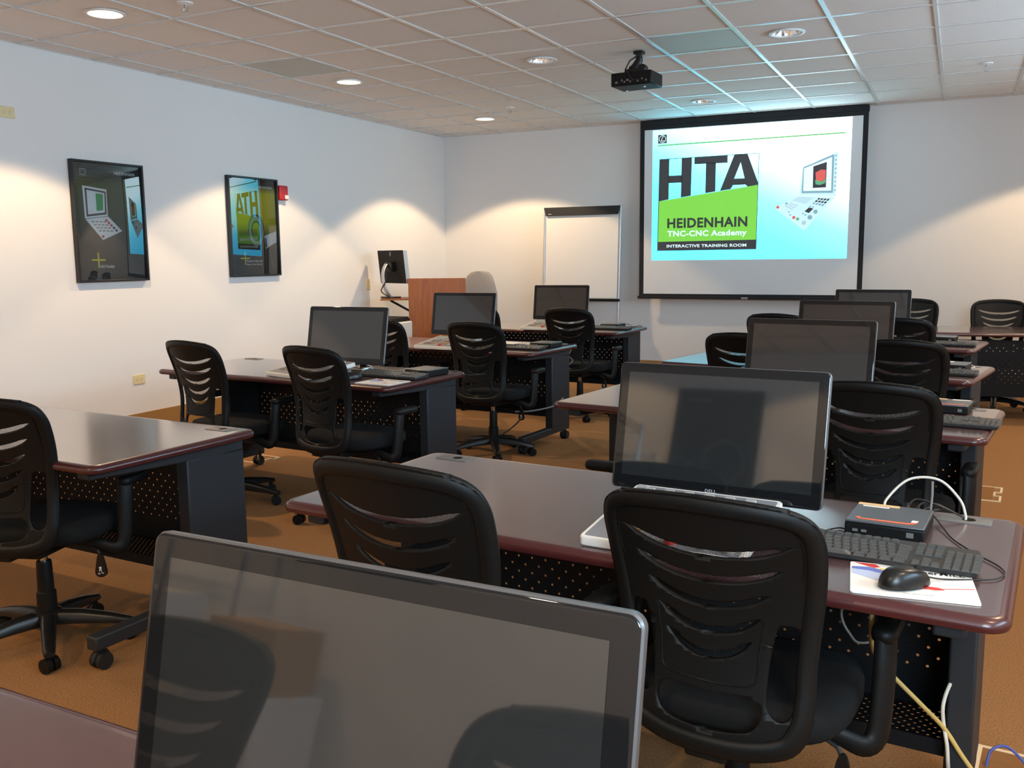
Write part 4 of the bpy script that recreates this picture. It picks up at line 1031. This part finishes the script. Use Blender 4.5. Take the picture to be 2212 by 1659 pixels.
cable('chair_cable', [(-2.83, 5.95, .30), (-2.72, 6.0, .305), (-2.60, 6.12, .33), (-2.56, 6.2, .38)], .006, M['grey_cb'], 'grey cable hanging under the third left table behind the chair')
cable('floor_cable', [(-2.95, 6.35, .20), (-3.0, 6.3, .13), (-3.1, 6.22, .05), (-3.25, 6.15, .008), (-3.45, 6.1, .006)], .006, M['black_cb'], 'dark cable drooping to the carpet behind the third left table chair')
cable('floor_cable', [(-2.70, 6.72, .70), (-2.715, 6.725, .66), (-2.728, 6.72, .63), (-2.69, 6.71, .60), (-2.70, 6.70, .575), (-2.735, 6.70, .55)], .0035, M['grey_cb'], 'short grey cord dangling behind the right corner of the third left table')
cable('thin_cord', [(-.02, 5.98, Z + .006), (.08, 6.02, Z + .01), (.11, 5.99, Z), (.09, 5.95, Z)], .003, M['white_cb'], 'pale cord behind the computer on the third right table')
cable('thin_cord', [(-.03, 4.44, Z + .008), (.03, 4.47, Z + .02), (.02, 4.40, Z), (-.06, 4.22, Z)], .002, M['white_cb'], 'pale cord beside the computer on the second right table')
cable('thin_cord', [(-2.66, 4.66, Z + .006), (-2.60, 4.68, Z + .012), (-2.50, 4.62, Z), (-2.42, 4.70, Z)], .0028, M['black_cb'], 'black cord from the computer to the corner of the second left table')
cable('thin_cord', [(-2.85, 8.34, Z + .006), (-2.78, 8.36, Z + .02), (-2.72, 8.30, Z), (-2.66, 8.33, Z + .012), (-2.62, 8.26, Z)], .0028, M['black_cb'], 'black cord curling at the right end of the table by the easel')

# ------------------------------------------------------------------ floor boxes
def floor_box(x, y, rz, w, d, label):
    t = thing('floor_box', label, 'floor box', (x, y, 0), rz, 'carpeted floor boxes')
    f = .012; b = MB()
    b.box(-w / 2, w / 2, -d / 2, -d / 2 + f, 0, .006); b.box(-w / 2, w / 2, d / 2 - f, d / 2, 0, .006); b.box(-w / 2, -w / 2 + f, -d / 2 + f, d / 2 - f, 0, .006)
    b.box(w / 2 - f, w / 2, -d / 2 + f, -.045, 0, .006); b.box(w / 2 - f, w / 2, .045, d / 2 - f, 0, .006)
    b.box(w / 2 - .045, w / 2 - .033, -.045, .045, 0, .006); b.box(w / 2 - .045, w / 2, -.050, -.040, 0, .006); b.box(w / 2 - .045, w / 2, .040, .050, 0, .006)
    b.build('frame', M['brass_line'], t)
    MB().box(-w / 2 + f, w / 2 - .045, -d / 2 + f, d / 2 - f, 0, .004).build('lid', M['carpet_lid'], t, smooth=0)
floor_box(.16, 5.98, -4, .26, .36, 'floor box with cream frame in the carpet beside the second right table leg')
floor_box(.245, 2.70, -6, .28, .24, 'floor box with cream frame at the bottom right corner of the photo')
floor_box(-4.43, 5.04, -4, .24, .22, 'floor box frame showing beside the caster of the second left table')

# ------------------------------------------------------------------ lectern, side shelf monitor, grey chair, printer
t = thing('lectern', 'oak lectern with side shelf in the front left corner', 'lectern', (-4.965, 8.55, 0), 29)
MB().box(-.302, .302, -.014, .010, .03, 1.185).build('front_panel', M['oak'], t, bevel=.005)
for s in (-1, 1): MB().box(s * .288 - .012, s * .288 + .012, .0105, .44, .0, 1.175).build('side_panel', M['oak'], t, bevel=.004)
MB().hexa([(-.274, .012, 1.09), (.274, .012, 1.09), (.274, .44, .99), (-.274, .44, .99), (-.274, .012, 1.11), (.274, .012, 1.11), (.274, .44, 1.01), (-.274, .44, 1.01)]).build('slanted_top', M['oak'], t)
MB().box(-.275, .275, .012, .43, .55, .57).build('shelf', M['oak'], t)
sh = MB().box(-.60, -.302, .03, .40, .955, .975).build('side_shelf', M['oak'], t, bevel=.003)
MB().tube([(-.302, .10, .84), (-.50, .10, .953)], .012, 8).build('shelf_brace', M['plastic'], sh)

t = thing('desktop_monitor', 'black monitor seen from behind on the lectern side shelf', 'monitor', (-5.485, 8.49, .976), 0)
a_tilt = .10
def mon_back():
    b = MB(); w, z0, z1 = .25, .155, .505
    # screen looks away to the wall; the back faces the room
    def q(x, y, z): return (x + 0, y + (z - .33) * -a_tilt, z)
    AN = R(-24)
    def W(p): return (p[0] * math.cos(AN) - p[1] * math.sin(AN), p[0] * math.sin(AN) + p[1] * math.cos(AN), p[2])
    def bx(mb, x0, x1, y0, y1, za, zb): mb.hexa([W(q(*p)) for p in ((x0, y0, za), (x1, y0, za), (x1, y1, za), (x0, y1, za), (x0, y0, zb), (x1, y0, zb), (x1, y1, zb), (x0, y1, zb))])
    bx(b, -w, w, 0, .030, z0, z1); o = b.build('housing', M['plastic'], t, bevel=.005)
    b = MB(); bx(b, w - .002, w + .006, -.0, .045, z0, z1); bx(b, -w, w, .030, .045, z0, z1); b.build('bezel', M['silver'], t, bevel=.002)
    b = MB(); bx(b, -w + .01, w - .01, .045, .047, z0 + .012, z1 - .012); b.build('screen', M['lcd'], t)
    b = MB(); bx(b, -.06, .06, -.045, .0, .28, .38); b.build('neck_bracket', M['plastic_g'], t, bevel=.006)
    b = MB(); c = (0, -.0015, .465)
    for dz, dx in ((.010, .003), (-.010, -.003)):
        b.tube([W(q(dx + .012 * math.cos(k * PI / 8), -.002, .467 + dz + .012 * math.sin(k * PI / 8))) for k in range(16)], .002, 6, closed=True)
    b.build('emblem', M['silver'], t)
    pts = [W((-.03, -.05, .36)), W((-.03, -.085, .30)), W((-.02, -.10, .20)), W((-.0, -.085, .10)), W((.02, -.04, .012))]
    MB().tube(catmull(pts, 6, False), .020, 12, flat=(1.4, .6), up=W((1, 0, 0))).build('stand_neck', M['silver'], t)
    MB().loops([[W((p[0], p[1] - .02, z)) for p in rrect(.20, .16, .03)] for z in (.0, .010, .014)]).build('stand_base', M['plastic_g'], t)
    MB().tube(catmull([W((.0, -.06, .30)), W((.03, -.10, .18)), W((-.03, -.12, .08)), W((.02, -.09, .03)), W((.10, -.10, .012))], 6, False), .006, 8).build('cable', M['black_cb'], t)
mon_back()

t = thing('grey_office_chair', 'grey high-back office chair standing behind the lectern', 'chair', (-5.05, 9.42, 0), 180)
Ls = []
for z, w, y in ((.56, .20, -.20), (.62, .25, -.205), (.80, .26, -.22), (.98, .25, -.245), (1.10, .205, -.265), (1.18, .165, -.28), (1.22, .12, -.288), (1.235, .06, -.29)):
    Ls.append([(w * math.cos(a), y + .045 * math.sin(a) + .25 * (w * math.cos(a)) ** 2, z) for a in [2 * PI * k / 28 for k in range(28)]])
MB().loops(Ls).build('backrest', M['grey_fab'], t, smooth=70)
MB().loops([[(p[0], p[1] + .03, z) for p in rrect(w, w, .08)] for w, z in ((.44, .42), (.50, .44), (.50, .49), (.44, .515))]).build('seat', M['grey_fab'], t, smooth=60)
MB().box(-.03, .03, -.235, -.15, .38, .64).build('back_bracket', M['plastic'], t, bevel=.005)
MB().cyl((0, 0, .09), (0, 0, .42), .028, n=18).build('column', M['plastic'], t)
for k in range(5):
    a = 2 * PI * k / 5; ar = MB().tube([(0, 0, .10), (.15 * math.cos(a), .15 * math.sin(a), .095), (.29 * math.cos(a), .29 * math.sin(a), .07)], [.028, .024, .016], 10).build('base_arm', M['plastic_g'], t)
    MB().cyl((.28 * math.cos(a) - .02 * math.sin(a), .28 * math.sin(a) + .02 * math.cos(a), .027), (.28 * math.cos(a) + .02 * math.sin(a), .28 * math.sin(a) - .02 * math.cos(a), .027), .027, n=16).build('caster', M['plastic'], ar)
t = thing('printer_stand', 'pale grey cabinet under the printer beside the lectern', 'cabinet', (-5.30, 8.10, 0), 0)
MB().box(-.20, .20, -.20, .18, 0, .55).build('body', M['key_grey'], t, bevel=.006)
MB().box(-.18, .18, -.208, -.201, .05, .46).build('door', M['white_pl'], t, bevel=.003)
t = thing('printer', 'white printer with dark top, half hidden left of the lectern', 'printer', (-5.30, 8.10, .551), 0)
MB().box(-.19, .19, -.18, .18, 0, .20).build('body', M['white_pl'], t, bevel=.015)
MB().box(-.14, .14, -.19, -.181, .03, .10).build('paper_tray', M['key_grey'], t, bevel=.004)
MB().hexa([(-.17, -.17, .201), (.17, -.17, .201), (.17, .17, .201), (-.17, .17, .201), (-.15, -.15, .235), (.15, -.15, .235), (.15, .16, .245), (-.15, .16, .245)]).build('scanner_lid', M['plastic'], t)

# ------------------------------------------------------------------ flip chart easel
t = thing('flip_chart_easel', 'silver flip chart easel with white board left of the projection screen', 'easel', (-3.925, 10.0, 0), 0)
w = .925; xl, xr = -w / 2, w / 2
for s in (xl, xr): MB().tube([(s, -.02, .0), (s, .10, 1.955)], .013, 12).build('leg', M['silver'], t)
MB().tube([(0, .24, 0), (0, .115, 1.93)], .012, 10).build('leg', M['silver'], t)
def E(x, z, d): return (x, -.02 + .12 * z / 1.955 + d, z)
MB().hexa([E(xl + .02, .92, -.006), E(xr - .02, .92, -.006), E(xr - .02, .92, .006), E(xl + .02, .92, .006), E(xl + .02, 1.945, -.006), E(xr - .02, 1.945, -.006), E(xr - .02, 1.945, .006), E(xl + .02, 1.945, .006)]).build('board', M['white_bd'], t)
MB().hexa([E(xl + .025, 1.862, -.035), E(xr - .025, 1.862, -.035), E(xr - .025, 1.862, -.007), E(xl + .025, 1.862, -.007), E(xl - .005, 1.958, -.035), E(xr + .005, 1.958, -.035), E(xr + .005, 1.958, -.007), E(xl - .005, 1.958, -.007)]).build('clamp_bar', M['steel'], t, bevel=.003)
b = MB(); put_text(b, 'Quartet', lambda p: E(p[0], p[1], -.0358), xl + .055, xl + .095, 1.875, 1.888, 0, .02); b.build('lettering', M['ink_white'], t, smooth=0)
MB().hexa([E(xl, .885, -.07), E(xr + .02, .885, -.07), E(xr + .02, .885, -.007), E(xl, .885, -.007), E(xl, .915, -.07), E(xr + .02, .915, -.07), E(xr + .02, .915, -.007), E(xl, .915, -.007)]).build('pen_tray', M['plastic'], t, bevel=.004)

# ------------------------------------------------------------------ things behind the camera, seen mirrored in the monitors
t = thing('wire_shelf_rack', 'chrome wire shelf rack by the back wall, seen mirrored in the monitors', 'shelf', (-3.17, -1.30, 0), 0)
for sx in (-.46, .46):
    for sy in (-.2, .2): MB().cyl((sx, sy, 0), (sx, sy, 1.82), .0127, n=12).build('post', M['chrome'], t)
for z in (.20, .60, 1.20, 1.75):
    b = MB()
    for dz in (0, .05):
        b.tube([(-.46, -.2, z + dz), (.46, -.2, z + dz), (.46, .2, z + dz), (-.46, .2, z + dz)], .004, 6, closed=True)
    for k in range(24):
        x = -.44 + k * .038; b.tube([(x, -.2, z + .05), (x, .2, z + .05)], .0025, 5)
    for k in range(12):
        x = -.44 + k * .076; b.tube([(x, .2, z), (x + .038, .2, z + .05), (x + .076, .2, z)], .0022, 5); b.tube([(x, -.2, z), (x + .038, -.2, z + .05), (x + .076, -.2, z)], .0022, 5)
    for sx in (-.46, .46):
        for k in range(5):
            y = -.2 + k * .08; b.tube([(sx, y, z), (sx, y + .04, z + .05), (sx, min(.2, y + .08), z)], .0022, 5)
    b.build('wire_shelf', M['chrome'], t)
def carton(name, loc, rz, dx, dy, dz, m, label):
    t = thing(name, label, 'box', loc, rz, 'cartons by the back wall')
    MB().box(-dx / 2, dx / 2, -dy / 2, dy / 2, 0, dz).build('body', m, t, bevel=.003)
    MB().box(-dx / 2, dx / 2, -.025, .025, dz + .0002, dz + .0008).build('tape', M['sticker_tan'], t, smooth=0)
carton('carton', (-3.40, -1.30, .655), 4, .36, .30, .22, M['card'], 'brown carton on the wire shelf rack, seen mirrored in nearest monitor')
carton('carton', (-2.98, -1.30, .655), -5, .34, .30, .26, M['card_w'], 'white carton on the wire shelf rack, seen mirrored in nearest monitor')
carton('carton', (-2.44, -1.42, 0), 3, .38, .34, .62, M['card_w'], 'tall pale carton on the floor beside the wire rack, seen mirrored')
carton('carton', (-2.44, -1.42, .622), -3, .32, .30, .24, M['card'], 'brown carton stacked on the tall pale one by the back wall, seen mirrored')

# ------------------------------------------------------------------ camera
cam = bpy.data.cameras.new('camera'); cam.sensor_width = 36; cam.sensor_fit = 'HORIZONTAL'; cam.lens = 2006.26 / 2212 * 36; cam.clip_start = .05
co = bpy.data.objects.new('camera', cam); COL.objects.link(co)
yaw, pitch, roll = R(25.6122), R(7.8706), R(-.6088)
f = Vector((-math.sin(yaw) * math.cos(pitch), math.cos(yaw) * math.cos(pitch), -math.sin(pitch)))
r0 = Vector((math.cos(yaw), math.sin(yaw), 0)); u0 = r0.cross(f)
r = r0 * math.cos(roll) + u0 * math.sin(roll); u = -r0 * math.sin(roll) + u0 * math.cos(roll)
co.matrix_world = Matrix(((r.x, u.x, -f.x, 0), (r.y, u.y, -f.y, 0), (r.z, u.z, -f.z, 1.412), (0, 0, 0, 1)))
sc.camera = co
w = bpy.data.worlds.new('world'); sc.world = w; w.use_nodes = True
w.node_tree.nodes['Background'].inputs[0].default_value = (.62, .78, 1, 1); w.node_tree.nodes['Background'].inputs[1].default_value = 1.5
sc.view_settings.view_transform = 'Standard'; sc.view_settings.look = 'None'; sc.view_settings.gamma = 1; sc.view_settings.exposure = 0
sc.view_settings.use_curve_mapping = False
try:
    sc.cycles.use_denoising = True; sc.cycles.max_bounces = 10; sc.cycles.diffuse_bounces = 5; sc.cycles.transparent_max_bounces = 16
    sc.cycles.sample_clamp_indirect = 6
except Exception: pass
